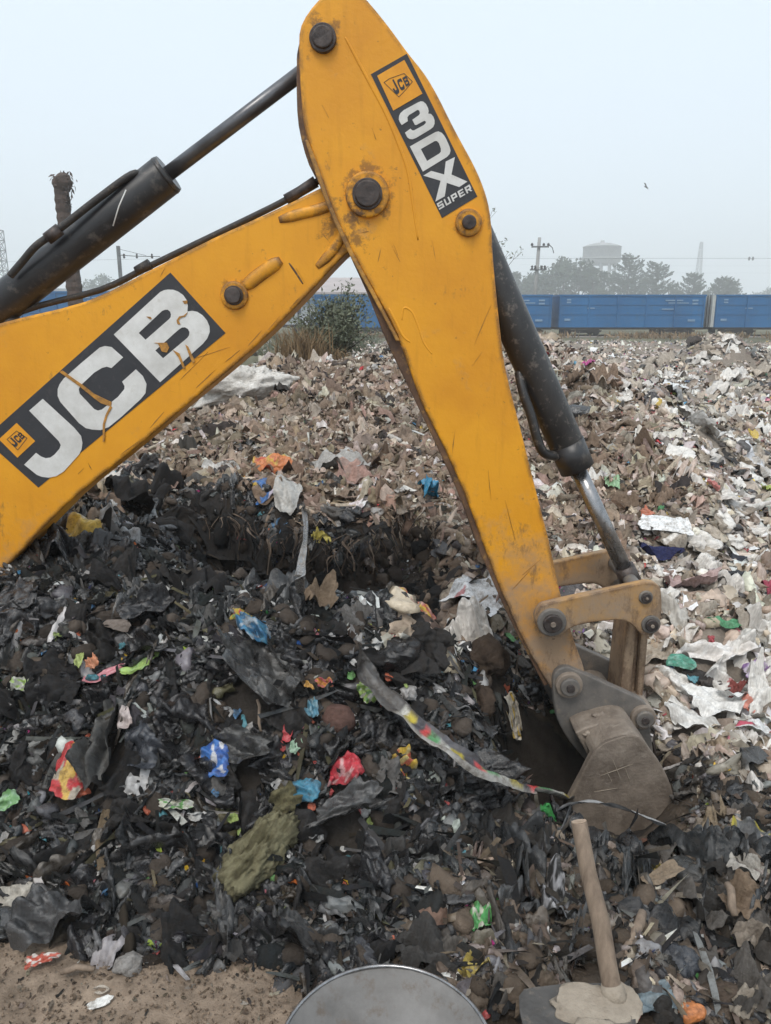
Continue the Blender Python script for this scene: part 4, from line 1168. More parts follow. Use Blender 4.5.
# -- bucket cylinder (along the back of the dipper)
a, b = cyl_axis((469, 222), (576, 466), YC, YC)
k2 = mpp(b)
bcyl = tube("hydraulic_cylinder", [a, b], 17.2 * k2, M['black_worn'], arm, 36, bw=0.004)
ddv = (b - a).normalized()
tube("gland_cap", [b - ddv * 0.10, b + ddv * 0.012], [17.8 * k2, 17.3 * k2], M['black_steel'], bcyl, 36)
e = Vector(P(630, 581, YC))
tube("piston_rod", [b, e], 8.2 * k2, M['chrome'], bcyl, 24)
tube("rod_eye", [P(624, 566, YC), P(631, 583, YC)], [10 * k2, 11.5 * k2], M['pin'], bcyl, 16)
bp = smooth_outline([(519, 372, 2.93), (523, 392, 2.90), (531, 415, 2.885), (537, 438, 2.88), (544, 453, 2.885), (557, 456, 2.92)], 5, False)
tube("feed_pipe", [P(*q) for q in bp], 4.6 * k2, M['black_worn'], bcyl, 10)

# -- tipping links
tl = [(535.6, 617), (540, 607), (550, 603), (600, 592), (640, 583.5), (648, 582.5), (656, 584), (661, 590), (662, 608), (660.5, 620), (656, 630), (649, 635.5), (641, 634), (633, 626), (625.5, 621.5), (612, 620.5), (582.7, 624.5), (570, 629), (562, 635.5), (553, 638), (543, 635), (537, 628)]
ln = plate("tipping_link", smooth_outline(tl, 4), 2.725, 2.765, M['yellow_worn'], arm, bw=0.006, seg=3)
plate("tipping_link", smooth_outline(tl, 4), 3.135, 3.175, M['yellow_worn'], arm, ref=2.725, bw=0.006, seg=3)
def pin2(c, r1, r2, Y0, out, through, mat='bucket_dark'):
    p = P(*c, Y0); k = mpp(p)
    o = disc_y("pivot_pin", p, r1 * k, Y0 - out * 0.5, through, M[mat], arm, 28, 0.005)
    disc_y("pin_head", p, r2 * k, Y0 - out, Y0 - out * 0.5 + 0.004, M['pin'], o, 28, 0.004)
    disc_y("grease_nipple", p, r2 * k * 0.3, Y0 - out - 0.007, Y0 - out + 0.004, M['bucket'], o, 8, 0.002)
pin2((551.5, 621.5), 14.5, 9.5, 2.725, 0.030, 3.19)
pin2((645.5, 597), 7.0, 5.0, 2.725, 0.018, 3.19)
pin2((650.6, 624), 9.5, 6.5, 2.725, 0.022, 3.19)
# H-shaped bucket link between tipping link and bucket
a, b = P(641, 611, YC), P(629, 697, YC)
xzs = [(P(x, y, YC)[0], P(x, y, YC)[2]) for x, y in ((629, 604), (652, 606), (640, 703), (616, 700))]
def quad_prism(pts, y0, y1): return prism_world([(P(x, y, YC)[0], P(x, y, YC)[2]) for x, y in pts], y0, y1)
blo = [(624, 604), (642, 607), (637, 702), (613, 698)]
bl = mk("bucket_link", *join_geo([quad_prism([(622, 602), (630.5, 603), (623, 702), (612, 699)], YC - 0.09, YC + 0.09), quad_prism([(630.8, 603), (635.5, 604), (628.5, 702), (623.3, 702)], YC - 0.065, YC + 0.065), quad_prism([(635.8, 604), (643, 606), (634.5, 704), (628.8, 702)], YC - 0.09, YC + 0.09)]), M['yellow_worn'], arm)
bev(bl, 0.006, 2)

# -- bucket: hinge ears, side plates, curved shell, teeth
ear = [(553, 690), (553.5, 676), (559, 669), (567, 667), (576, 670), (605, 683), (634, 696), (645, 703), (650, 712), (651, 735), (650, 765), (600, 770), (575, 748), (563, 731), (556, 715)]
BY0, BY1 = 2.55, 3.35
shell_t = 0.03
side = [(594, 752), (604, 743), (616, 738), (628, 735), (640, 737), (651, 751), (660, 763), (667, 776), (673, 792), (675, 812), (672, 840), (660, 872), (640, 902), (612, 930), (585, 950), (560, 960), (556, 950), (548, 905), (550, 855), (558, 822), (568, 801), (580, 778)]
bucket = plate("bucket", smooth_outline(side, 3), BY0, BY0 + 0.035, M['bucket'], arm, bw=0.008, seg=3)
s2 = plate("side_plate", smooth_outline(side, 3), BY1 - 0.035, BY1, M['bucket'], bucket, ref=BY0, bw=0.008)
# the curved shell runs round the top and back from the hinge to the teeth
arc = smooth_outline([(592, 756), (596, 748), (606, 740), (618, 736.5), (628, 735), (640, 738), (650, 751), (659, 764), (666, 778), (671.5, 794), (673, 812), (670, 838), (658, 870), (638, 900), (610, 927), (583, 946), (558, 956)], 3, False)
V, Fc = [], []
n = len(arc)
for i in range(n):
    q = P(*arc[i], BY0)
    j0, j1 = max(i - 1, 0), min(i + 1, n - 1)
    t0, t1 = P(*arc[j0], BY0), P(*arc[j1], BY0)
    tx, tz = t1[0] - t0[0], t1[2] - t0[2]; L = math.hypot(tx, tz)
    nx_, nz_ = -tz / L, tx / L       # inward side
    for y in (BY0 + 0.002, BY1 - 0.002): V.append((q[0], y, q[2]))
    for y in (BY0 + 0.002, BY1 - 0.002): V.append((q[0] - nx_ * shell_t * -1 * -1, y, q[2] - nz_ * shell_t * -1 * -1))
for i in range(n - 1):
    o = i * 4
    Fc += [[o, o + 1, o + 5, o + 4], [o + 2, o + 6, o + 7, o + 3], [o, o + 4, o + 6, o + 2], [o + 1, o + 3, o + 7, o + 5]]
Fc += [[0, 2, 3, 1], [(n - 1) * 4, (n - 1) * 4 + 1, (n - 1) * 4 + 3, (n - 1) * 4 + 2]]
sh = mk("shell", V, Fc, M['bucket'], bucket, smooth=False)
for i in range(5):
    y = BY0 + 0.06 + i * (BY1 - BY0 - 0.12) / 4
    q = P(562, 952, BY0)
    mk("tooth", [(q[0] + .03, y - .045, q[2] - .02), (q[0] + .03, y + .045, q[2] - .02), (q[0] + .03, y + .045, q[2] + .03), (q[0] + .03, y - .045, q[2] + .03), (q[0] - .13, y - .03, q[2] - .035), (q[0] - .13, y + .03, q[2] - .035)],
       [[0, 1, 2, 3], [0, 4, 5, 1], [3, 2, 5, 4], [0, 3, 4], [1, 5, 2]], M['bucket_dark'], bucket)
for y in (2.775, 3.085):
    plate("hinge_ear", smooth_outline(ear, 3), y, y + 0.04, M['bucket_dark'], bucket, ref=2.775, bw=0.006)
# saddle between the ears and the shell's mouth
sad = smooth_outline([(567, 715), (576, 710), (592, 705.5), (606, 703), (612, 704.5), (618, 712), (634, 738), (640, 745), (628, 775), (605, 790), (592, 764), (580, 738)], 3, keep=(0, 8, 9))
plate("saddle", sad, 2.66, 3.24, M['bucket'], bucket, ref=2.80, bw=0.008, seg=3)
for cc_, r1, r2 in (((568.5, 684), 13.5, 9.5), ((642.5, 716), 12.5, 9.0)):
    p = P(*cc_, 2.775); k = mpp(p)
    o = disc_y("pivot_pin", p, r1 * k, 2.755, 3.14, M['bucket'], arm, 28, 0.006)
    disc_y("pin_head", p, r2 * k, 2.738, 2.757, M['bucket_dark'], o, 28, 0.006)
    disc_y("pin_centre", p, r2 * k * .45, 2.730, 2.74, M['pin'], o, 12, 0.003)
for k_, (mx, my, my_, s_m) in enumerate(((600, 716, 2.72, .03), (622, 728, 2.80, .022), (588, 734, 2.66, .02))):
    c_ = P(mx, my, my_)
    bmv = bmesh.new(); bmesh.ops.create_icosphere(bmv, subdivisions=3, radius=1)
    rr_ = random.Random(k_)
    vs_ = [(c_[0] + v.co.x * s_m * (1 + .25 * math.sin(v.co.z * 6 + k_)), c_[1] + v.co.y * 0.012 * (1 + .3 * math.sin(v.co.x * 7)), c_[2] + v.co.z * s_m * .6 * (1 + .3 * math.sin(v.co.x * 5 + k_))) for v in bmv.verts]
    mk("caked_mud", vs_, [[v.index for v in f.verts] for f in bmv.faces], M['bucket'], bucket, smooth=True)
    bmv.free()
# cross scratched in the side plate
def bs(x0, y0, x1, y1, w): return (x0, y0, x1, y1, w)
parts = []
for (x0, y0, x1, y1) in ((600, 776, 633, 764), (613, 760, 621, 780), (594, 792, 618, 788), (625, 768, 631, 784), (606, 770, 612, 782)):
    A0, B0 = Vector(P(x0, y0, BY0 - 0.001)), Vector(P(x1, y1, BY0 - 0.001))
    mk("scratch", *tube_geo([A0, (A0 + B0) / 2, B0], [0.0008, 0.0018, 0.0008], 5), M['caked'], bucket)
# ------------------------------------------------------------------ refuse
def tri(x): return 2 * np.abs(2 * (x - np.floor(x + 0.5))) - 1

def crumple(N, nu, nv, amp=0.22, curl=1.0, foldp=0.4, ragged=0.3, r=rng, sharp=True, taper=0.0):
    """N crumpled sheets on an nu x nv grid, unit half-size; returns (N, nu*nv, 3)"""
    gu, gv = np.meshgrid(np.linspace(-1, 1, nu), np.linspace(-1, 1, nv))
    u = np.broadcast_to(gu.ravel(), (N, nu * nv)).copy(); v = np.broadcast_to(gv.ravel(), (N, nu * nv)).copy()
    th = np.arctan2(v, u)
    rad = np.ones((N, nu * nv))
    for k in (2, 3, 5, 8, 13):
        if k > nu + nv - 4: break
        rad += ragged * r.uniform(0.2, 0.8, (N, 1)) / k ** 0.4 * np.sin(k * th + r.uniform(0, 6.28, (N, 1)))
    edge = np.maximum(np.abs(u), np.abs(v))
    sc = 1 + (rad - 1) * edge
    # corners rounded off by a random amount
    rr = np.sqrt(u * u + v * v); q = r.uniform(0.2, 1.15, (N, 1)) * min(1.0, ragged * 4)
    sc *= 1 - q * np.clip(rr - 1, 0, 1)
    u = u * sc + r.normal(0, 0.17 / nu, u.shape); v = v * sc + r.normal(0, 0.17 / nv, u.shape)
    if taper: v = v * (1 - taper * (u * 0.5 + 0.5))
    h = np.zeros_like(u)
    for j, w in enumerate((0.6, 1.1, 1.9, 3.1, 4.6, 7.5, 11.0)):
        if w > 0.5 * max(nu, nv): break
        a = r.uniform(0, 6.28, (N, 1)); ph = r.uniform(0, 1, (N, 1))
        s = w * 0.5 * (np.cos(a) * u + np.sin(a) * v) + ph + 0.12 * np.sin(3 * u + 5 * v + 6 * ph)
        f = tri(s) if sharp else np.sin(s * 6.283)
        h += amp * r.uniform(0.5, 1.2, (N, 1)) / (w ** 0.75 if w < 2.5 else w ** 1.25) * f
    # pleats along one direction, as cloth and film gather
    a = r.uniform(0, 6.28, (N, 1)); kf = r.uniform(1.2, max(3.2, min(nu, nv) / 2.6), (N, 1))
    e = np.cos(a) * u + np.sin(a) * v; e2 = -np.sin(a) * u + np.cos(a) * v
    if min(nu, nv) > 3: h += amp * 0.75 / kf ** 1.05 * r.uniform(0.2, 1.2, (N, 1)) * (1 - 2 * np.abs(np.sin(3.14 * kf * 0.5 * (e + 0.25 * np.sin(2 * e2 + kf)))) ** 0.8) * (0.6 + 0.4 * e2)
    h += r.normal(0, amp * 0.5 / max(nu, nv), h.shape)
    # fold over a random line
    a = r.uniform(0, 6.28, (N, 1)); c = r.uniform(0.05, 0.7, (N, 1))
    d = np.cos(a) * u + np.sin(a) * v - c
    phi = np.where(r.random((N, 1)) < foldp, r.uniform(0.6, 2.8, (N, 1)), 0.0)
    m = d > 0
    u = np.where(m, u + np.cos(a) * d * (np.cos(phi) - 1), u)
    v = np.where(m, v + np.sin(a) * d * (np.cos(phi) - 1), v)
    h = np.where(m, h + d * np.sin(phi), h)
    # curl
    k = r.normal(0, 0.45, (N, 1)) * curl
    a = r.uniform(0, 6.28, (N, 1))
    e = np.cos(a) * u + np.sin(a) * v
    h = h + k * e * e * 0.6
    return np.stack([u, v, h], -1)

def gridfaces(nu, nv):
    i = np.arange(nu * nv).reshape(nv, nu)
    return np.stack([i[:-1, :-1], i[:-1, 1:], i[1:, 1:], i[1:, :-1]], -1).reshape(-1, 4)

def frames(nrm, spin, tilt, r=rng):
    """rotation matrices: spin in the plane, random tilt, then stand on the normal"""
    N = len(nrm)
    c, s = np.cos(spin), np.sin(spin)
    z0 = np.zeros(N); o1 = np.ones(N)
    Rz = np.stack([np.stack([c, -s, z0], -1), np.stack([s, c, z0], -1), np.stack([z0, z0, o1], -1)], 1)
    ta = r.uniform(0, 6.28, N)
    n2 = nrm + np.stack([np.cos(ta), np.sin(ta), z0], -1) * np.tan(np.clip(tilt, 0, 1.25))[:, None]
    n2 /= np.linalg.norm(n2, axis=1, keepdims=True)
    X = np.stack([o1, z0, z0], -1)
    X = X - n2 * (X * n2).sum(1, keepdims=True); X /= np.linalg.norm(X, axis=1, keepdims=True)
    Yv = np.cross(n2, X)
    Bm = np.stack([X, Yv, n2], -1)
    return np.einsum('nij,njk->nik', Bm, Rz)

def ico(sub):
    bm = bmesh.new()
    bmesh.ops.create_icosphere(bm, subdivisions=sub, radius=1)
    V = np.array([v.co[:] for v in bm.verts]); Fc = np.array([[v.index for v in f.verts] for f in bm.faces])
    bm.free()
    return V, Fc
ICO = {s: ico(s) for s in (1, 2, 3, 4, 5)}

def lumps(N, sub, amp=0.3, flatz=0.6, r=rng, crisp=False):
    """N lumpy bodies (clods, stones, stuffed bags), unit radius"""
    V0, _ = ICO[sub]
    nv = len(V0)
    P_ = np.broadcast_to(V0, (N, nv, 3)).copy()
    disp = np.ones((N, nv))
    for w in (1.3, 2.6, 5.0, 8.5):
        if w > 2.6 and sub < 3: break
        for q in range(3):
            d = r.normal(size=(N, 1, 3)); d /= np.linalg.norm(d, axis=2, keepdims=True)
            s = (P_ * d).sum(2) * w * 0.5 + r.uniform(0, 1, (N, 1))
            disp += amp * 0.55 / (w ** 0.8) * (tri(s) if crisp else np.sin(s * 6.283)) * r.uniform(0.4, 1.2, (N, 1))
    disp += r.normal(0, amp * 0.07, disp.shape)
    P_ *= disp[:, :, None]
    st = np.stack([r.uniform(0.75, 1.35, N), r.uniform(0.6, 1.0, N), np.full(N, flatz) * r.uniform(0.8, 1.25, N)], -1)
    return P_ * st[:, None, :]

POP = 0.85 * np.array([(0.50, 0.03, 0.035), (0.02, 0.10, 0.34), (0.62, 0.40, 0.03), (0.05, 0.28, 0.07), (0.62, 0.22, 0.26), (0.65, 0.17, 0.04), (0.03, 0.25, 0.30), (0.42, 0.04, 0.20), (0.03, 0.04, 0.12), (0.22, 0.10, 0.30), (0.35, 0.45, 0.08), (0.10, 0.32, 0.52), (0.55, 0.10, 0.08)])
PAL = {
    BLACK: ([(0.017, 0.019, 0.020), (0.034, 0.036, 0.038), (0.072, 0.074, 0.076), (0.052, 0.041, 0.032), (0.15, 0.15, 0.15), (0.45, 0.45, 0.44), None, (0.12, 0.11, 0.065)], [.34, .22, .13, .10, .075, .045, .065, .025]),
    DARK: ([(0.024, 0.024, 0.025), (0.125, 0.098, 0.076), (0.070, 0.061, 0.053), (0.21, 0.18, 0.15), (0.17, 0.17, 0.168), (0.40, 0.34, 0.27), None, (0.55, 0.54, 0.52)], [.20, .22, .20, .12, .14, .06, .05, .03]),
    BROWN: ([(0.27, 0.207, 0.158), (0.175, 0.132, 0.10), (0.36, 0.292, 0.232), (0.46, 0.395, 0.325), (0.60, 0.57, 0.53), (0.40, 0.27, 0.22), None, (0.06, 0.054, 0.05)], [.29, .17, .22, .13, .07, .025, .035, .06]),
    FIELD: ([(0.52, 0.44, 0.36), (0.68, 0.635, 0.58), (0.37, 0.33, 0.29), (0.25, 0.19, 0.143), (0.38, 0.305, 0.24), (0.05, 0.047, 0.045), None, (0.80, 0.80, 0.79)], [.16, .11, .14, .23, .18, .09, .065, .035]),
    DIRT: ([(0.22, 0.17, 0.125), (0.30, 0.26, 0.21), (0.05, 0.045, 0.04), (0.14, 0.11, 0.08), (0.5, 0.48, 0.44)], [.4, .2, .2, .15, .05]),
    GRASS: ([(0.35, 0.33, 0.29), (0.20, 0.17, 0.13), (0.5, 0.48, 0.45), (0.12, 0.12, 0.07), None], [.3, .3, .15, .2, .05]),
}
def colours(z, r=rng, pops=True):
    out = np.zeros((len(z), 3))
    for k, (cols, pr) in PAL.items():
        m = np.where(z == k)[0]
        if not len(m): continue
        ch = r.choice(len(cols), len(m), p=np.array(pr) / sum(pr))
        c = np.array([(-1, -1, -1) if q is None else q for q in cols])[ch]
        pop = c[:, 0] < 0
        c[pop] = POP[r.integers(0, len(POP), pop.sum())] if pops else np.array(cols[0])
        out[m] = c * r.uniform(0.75, 1.28, (len(m), 1)) * r.uniform(0.94, 1.06, (len(m), 3))
    return np.clip(out * np.array((1.0, 1.0, 1.0)), 0.008, 0.85)

_dx, _dy, _dz = ray(386, 1056)
_t = (CH - 0.14) / -_dz
PAN = (_dx * _t, _dy * _t, 0.245)
OCC = []       # (x, y, radius): room kept free for the single pieces
def free(x, y):
    ok = np.ones(len(x), bool)
    for (ox, oy, orr) in OCC:
        ok &= (x - ox) ** 2 + (y - oy) ** 2 > (orr * 0.8) ** 2
    return ok

def scatter_pts(N, y0, y1, amax=0.62, zones=None, soil=False):
    if amax == 0.62: amax, N = 0.98, int(N * 1.58)
    a = rng.uniform(-amax, amax, N)
    y = np.exp(rng.uniform(math.log(y0), math.log(y1), N))
    x = a * y
    z = zone(x, y)
    keep = free(x, y)
    keep &= ~((x > 0.36) & (x < 1.15) & (y > 2.3) & (y < 3.3) & (base_h(x, y) < -0.14))
    if not soil: keep &= carve(x, y) < 0.10
    keep &= (x - PAN[0]) ** 2 + (y - PAN[1]) ** 2 > (PAN[2] * 1.12) ** 2
    if zones is not None: keep &= np.isin(z, zones)
    return x[keep], y[keep], z[keep]

def stuff_sheets(name, label, N, y0, y1, nu, nv, size, asp, mat, zones, amp=0.3, tilt=0.5, lift=(0.0, 0.03), curl=1.2, foldp=0.45, ragged=0.19, pal=None, smooth=False, grow=0.0, amax=0.62, var=0.16, pops=True, sharp=True, tuck=0.0, conform=0.0):
    x, y, z = scatter_pts(N, y0, y1, amax, zones, size < 0.008)
    n = len(x)
    L = crumple(n, nu, nv, amp, curl, foldp, ragged, rng, sharp)
    if tuck:
        gu, gv = np.meshgrid(np.linspace(-1, 1, nu), np.linspace(-1, 1, nv))
        eg = np.maximum(np.abs(gu), np.abs(gv)).ravel()[None, :]
        L[:, :, 2] -= tuck * rng.uniform(0.3, 1.3, (n, 1)) * eg ** 4
    s = size * np.clip(np.exp(rng.normal(0, 0.45, n)), 0.3, 1.9) * (1 + grow * np.log(np.maximum(y / 4, 1)))
    a = rng.uniform(asp[0], asp[1], n)
    L[:, :, 0] *= (s * np.sqrt(a))[:, None]; L[:, :, 1] *= (s / np.sqrt(a))[:, None]; L[:, :, 2] *= s[:, None]
    Rm = frames(normal(x, y), rng.uniform(0, 6.28, n), np.abs(rng.normal(0, tilt, n)))
    Pw = np.einsum('nij,nkj->nki', Rm, L)
    Pw += np.stack([x, y, ter(x, y) + rng.uniform(lift[0], lift[1], n) + 0.15 * s], -1)[:, None, :]
    if conform:
        fx, fy = Pw[:, :, 0].ravel(), Pw[:, :, 1].ravel()
        dz = (ter(fx, fy).reshape(n, -1) - ter(x, y)[:, None])
        pl = L.copy(); pl[:, :, 2] = 0
        dp = np.einsum('nij,nkj->nki', Rm, pl)[:, :, 2]
        Pw[:, :, 2] += conform * (dz - dp)
    c = colours(z, rng, pops) if pal is None else np.array(pal)[rng.integers(0, len(pal), n)] * rng.uniform(0.7, 1.3, (n, 1))
    c = c * (1 + 0.30 * perlin(x * 0.5, y * 0.5, 90) + 0.38 * perlin(x * 1.1, y * 1.1, 91) + 0.25 * perlin(x * 3.7, y * 3.7, 92))[:, None]
    C = np.repeat(c, nu * nv, 0) * (1 + rng.normal(0, var, (n * nu * nv, 1)))
    Fq = (gridfaces(nu, nv)[None] + (np.arange(n) * nu * nv)[:, None, None]).reshape(-1, 4)
    o = mk(name, Pw.reshape(-1, 3), Fq, M[mat], smooth=smooth, col=np.clip(C, 0.006, 0.9))
    return tag(o, label, "refuse", kind='stuff')

def stuff_lumps(name, label, N, y0, y1, sub, size, zones, pal=None, grow=0.0, amp=0.32, mat='mineral', flatz=0.7, smooth=False, crisp=True):
    x, y, z = scatter_pts(N, y0, y1, 0.62, zones, pal is None)
    n = len(x)
    L = lumps(n, sub, amp, flatz, crisp=crisp)
    s = size * np.clip(np.exp(rng.normal(0, 0.5, n)), 0.3, 2.4) * (1 + grow * np.log(np.maximum(y / 4, 1)))
    L *= s[:, None, None]
    Pw = np.einsum('nij,nkj->nki', frames(normal(x, y), rng.uniform(0, 6.28, n), np.abs(rng.normal(0, 0.4, n))), L)
    Pw += np.stack([x, y, ter(x, y) + 0.2 * s + rng.uniform(0, 0.012, n)], -1)[:, None, :]
    base = {BLACK: (0.068, 0.056, 0.047), DARK: (0.125, 0.097, 0.074), BROWN: (0.19, 0.145, 0.11), FIELD: (0.28, 0.17, 0.13), DIRT: (0.22, 0.165, 0.12), GRASS: (0.2, 0.17, 0.13)}
    c = np.array([base[k] for k in range(6)])[z] * rng.uniform(0.6, 1.5, (n, 1))
    if pal == 'zone': c = colours(z, rng, False)
    nv = len(ICO[sub][0])
    C = np.repeat(c, nv, 0) * (1 + rng.normal(0, 0.15, (n * nv, 1)))
    Fq = (ICO[sub][1][None] + (np.arange(n) * nv)[:, None, None]).reshape(-1, 3)
    return tag(mk(name, Pw.reshape(-1, 3), Fq, M[mat], smooth=smooth, col=np.clip(C, 0.006, 0.9)), label, "refuse", kind='stuff')

# ---- single pieces named one by one
YELLOW = (0.66, 0.44, 0.03); RED = (0.50, 0.025, 0.03); BLUE = (0.03, 0.15, 0.45); WHITE = (0.68, 0.68, 0.67); GREY = (0.20, 0.20, 0.20); DGREY = (0.06, 0.06, 0.063)
SILVER = (0.38, 0.39, 0.40); LIME = (0.36, 0.55, 0.12); PINK = (0.62, 0.25, 0.28); ORANGE = (0.68, 0.20, 0.04); OLIVE = (0.15, 0.135, 0.07); TEAL = (0.03, 0.22, 0.32); BEIGE = (0.42, 0.34, 0.26)
BRN = (0.12, 0.085, 0.06); BLK = (0.018, 0.018, 0.019); NAVY = (0.03, 0.035, 0.10); MAROON = (0.20, 0.04, 0.04); GREEN = (0.05, 0.36, 0.08); PURPLE = (0.28, 0.15, 0.36); CREAM = (0.55, 0.49, 0.40)

def place(name, px, py, label, cat, V, Fc, mat, col, smooth, group=None, loc=None):
    o = mk(name, V, Fc, M[mat], smooth=smooth, col=col, loc=loc)
    return tag(o, label, cat, group)

def pal_col(L, pal, r, blocks=2.2):
    """patches of print: each colour its own area of the sheet"""
    p0 = np.array(pal, float)
    if p0.max() > 0.3: p0 = p0 * 0.80 + p0.mean(1, keepdims=True) * 0.10
    if len(p0) == 1: return np.repeat(p0, len(L), 0) * (1 + r.normal(0, 0.10, (len(L), 1)))
    f = r.uniform(0, 50, 2)
    k = np.zeros(len(L), int)
    best = np.full(len(L), -9.0)
    for i in range(len(p0)):
        w = perlin(L[:, 0] * blocks + f[0] + 17 * i, L[:, 1] * blocks + f[1], 60 + i) + (0.22 if i == 0 else 0)
        k = np.where(w > best, i, k); best = np.maximum(best, w)
    return p0[k] * (1 + r.normal(0, 0.08, (len(L), 1)))

def sheet(name, label, cat, px, py, w, h, rot, pal, mat='film', seed=0, amp=0.2, foldp=0.3, curl=0.7, ragged=0.25, res=18, group=None, lift=0.03, tuck=0.0, drape=0.75, smooth=True, blocks=2.2, occ=True, taper=0.0, sharp=None):
    """a crumpled sheet lying on the land: w, h in picture points, rot in degrees"""
    if sharp is None: sharp = max(w, h) < 26
    r = np.random.default_rng(seed + int(px * 7 + py * 13))
    x, y = hit(px, py); x, y = float(x[0]), float(y[0])
    z = float(base_h(x, y)); k = mpp((x, y, z))
    nrm = normal(np.array([x]), np.array([y]))
    hw, hh = w * k / 2, h * k / 2 * 1.15
    asp = max(w, h) / max(1, min(w, h))
    if mat == 'print' or max(w, h) > 40: res = res * 1.7
    nu = int(np.clip(res * (w / max(w, h)) + 3, 5, 58)); nv = int(np.clip(res * (h / max(w, h)) + 3, 5, 58))
    U = crumple(1, nu, nv, amp, curl, foldp, ragged, r, sharp, taper)[0]
    m_ = min(hw, hh) ** 0.6 * max(hw, hh) ** 0.4
    if max(w, h) > 30:
        q_ = r.uniform(0, 40, 4); a_ = r.uniform(0, 3.14)
        uu = U[:, 0] * math.cos(a_) + U[:, 1] * math.sin(a_); vv = U[:, 1] * math.cos(a_) - U[:, 0] * math.sin(a_)
        U[:, 2] += amp * (0.22 * (0.5 - np.abs(perlin(uu * 1.6 + q_[0], vv * 4.2 + q_[1], 81))) + 0.10 * (0.5 - np.abs(perlin(uu * 5 + q_[2], vv * 8 + q_[3], 82))))
    if mat == 'print' and not tuck and max(w, h) < 48: tuck, lift = 0.22, lift * 0.95
    if tuck:
        gu, gv = np.meshgrid(np.linspace(-1, 1, nu), np.linspace(-1, 1, nv))
        U[:, 2] -= tuck * np.maximum(np.abs(gu), np.abs(gv)).ravel() ** 4
    L = U * np.array([hw, hh, m_])
    Rm = frames(nrm, np.array([math.radians(rot)]), np.array([0.0]), r)[0]
    Wd = L @ Rm.T + np.array([x, y, 0])
    flat_ = L.copy(); flat_[:, 2] = 0
    base = np.clip(base_h(Wd[:, 0], Wd[:, 1]), z - 0.9 * hh - 0.02, z + 0.9 * hh + 0.02) * drape + (z + (flat_ @ Rm.T)[:, 2]) * (1 - drape)
    Wd[:, 2] = base + np.clip(rough_h(Wd[:, 0], Wd[:, 1], base), -0.01, 0.07) * 0.8 + lift + np.maximum((L[:, 2]) * Rm[2, 2] + m_ * amp * 0.4, -0.03 if tuck else -0.02)
    loc = (x, y, z)
    if occ: OCC.append((x, y, max(hw, hh) * 1.12))
    return place(name, px, py, label, cat, Wd - np.array(loc), gridfaces(nu, nv), mat, pal_col(U, pal, r, blocks), smooth, group, loc)

def lump(name, label, cat, px, py, w, h, rot, pal, mat='film', seed=0, amp=0.35, sub=4, crisp=True, group=None, lift=0.3, depth=None, smooth=True, occ=True, blocks=2.2, fibre=0.0, axis=0):
    r = np.random.default_rng(seed + int(px * 7 + py * 13))
    x, y = hit(px, py); x, y = float(x[0]), float(y[0])
    z = float(ter(np.array([x]), np.array([y]))[0]); k = mpp((x, y, z))
    U = lumps(1, sub, amp, 1.0, r, crisp)[0]
    U /= np.abs(U).max(0)
    if fibre:
        s_, t_ = (U[:, 0], U[:, 1]) if axis == 0 else (U[:, 1], U[:, 0])
        U *= (1 + fibre * ((0.5 - np.abs(perlin(s_ * 1.3 + 3, t_ * 7 + U[:, 2] * 5, 83))) + 0.6 * (0.5 - np.abs(perlin(s_ * 2.5, t_ * 15 + U[:, 2] * 9, 84)))))[:, None]
    hw, hh = w * k / 2, h * k / 2
    dp_ = depth * k / 2 if depth else min(hw, hh) * 0.9
    a = math.radians(rot)
    # camera-facing height is the slope direction for flat things: stand the long side on the land's normal frame
    L = U * np.array([hw, hh * 1.1, dp_])
    Rm = frames(normal(np.array([x]), np.array([y])), np.array([a]), np.array([0.0]), r)[0]
    Wd = L @ Rm.T
    loc = (x, y, z + dp_ * lift)
    if occ: OCC.append((x, y, max(hw, hh) * 1.12))
    return place(name, px, py, label, cat, Wd, ICO[sub][1], mat, pal_col(U, pal, r, blocks), smooth, group, loc)

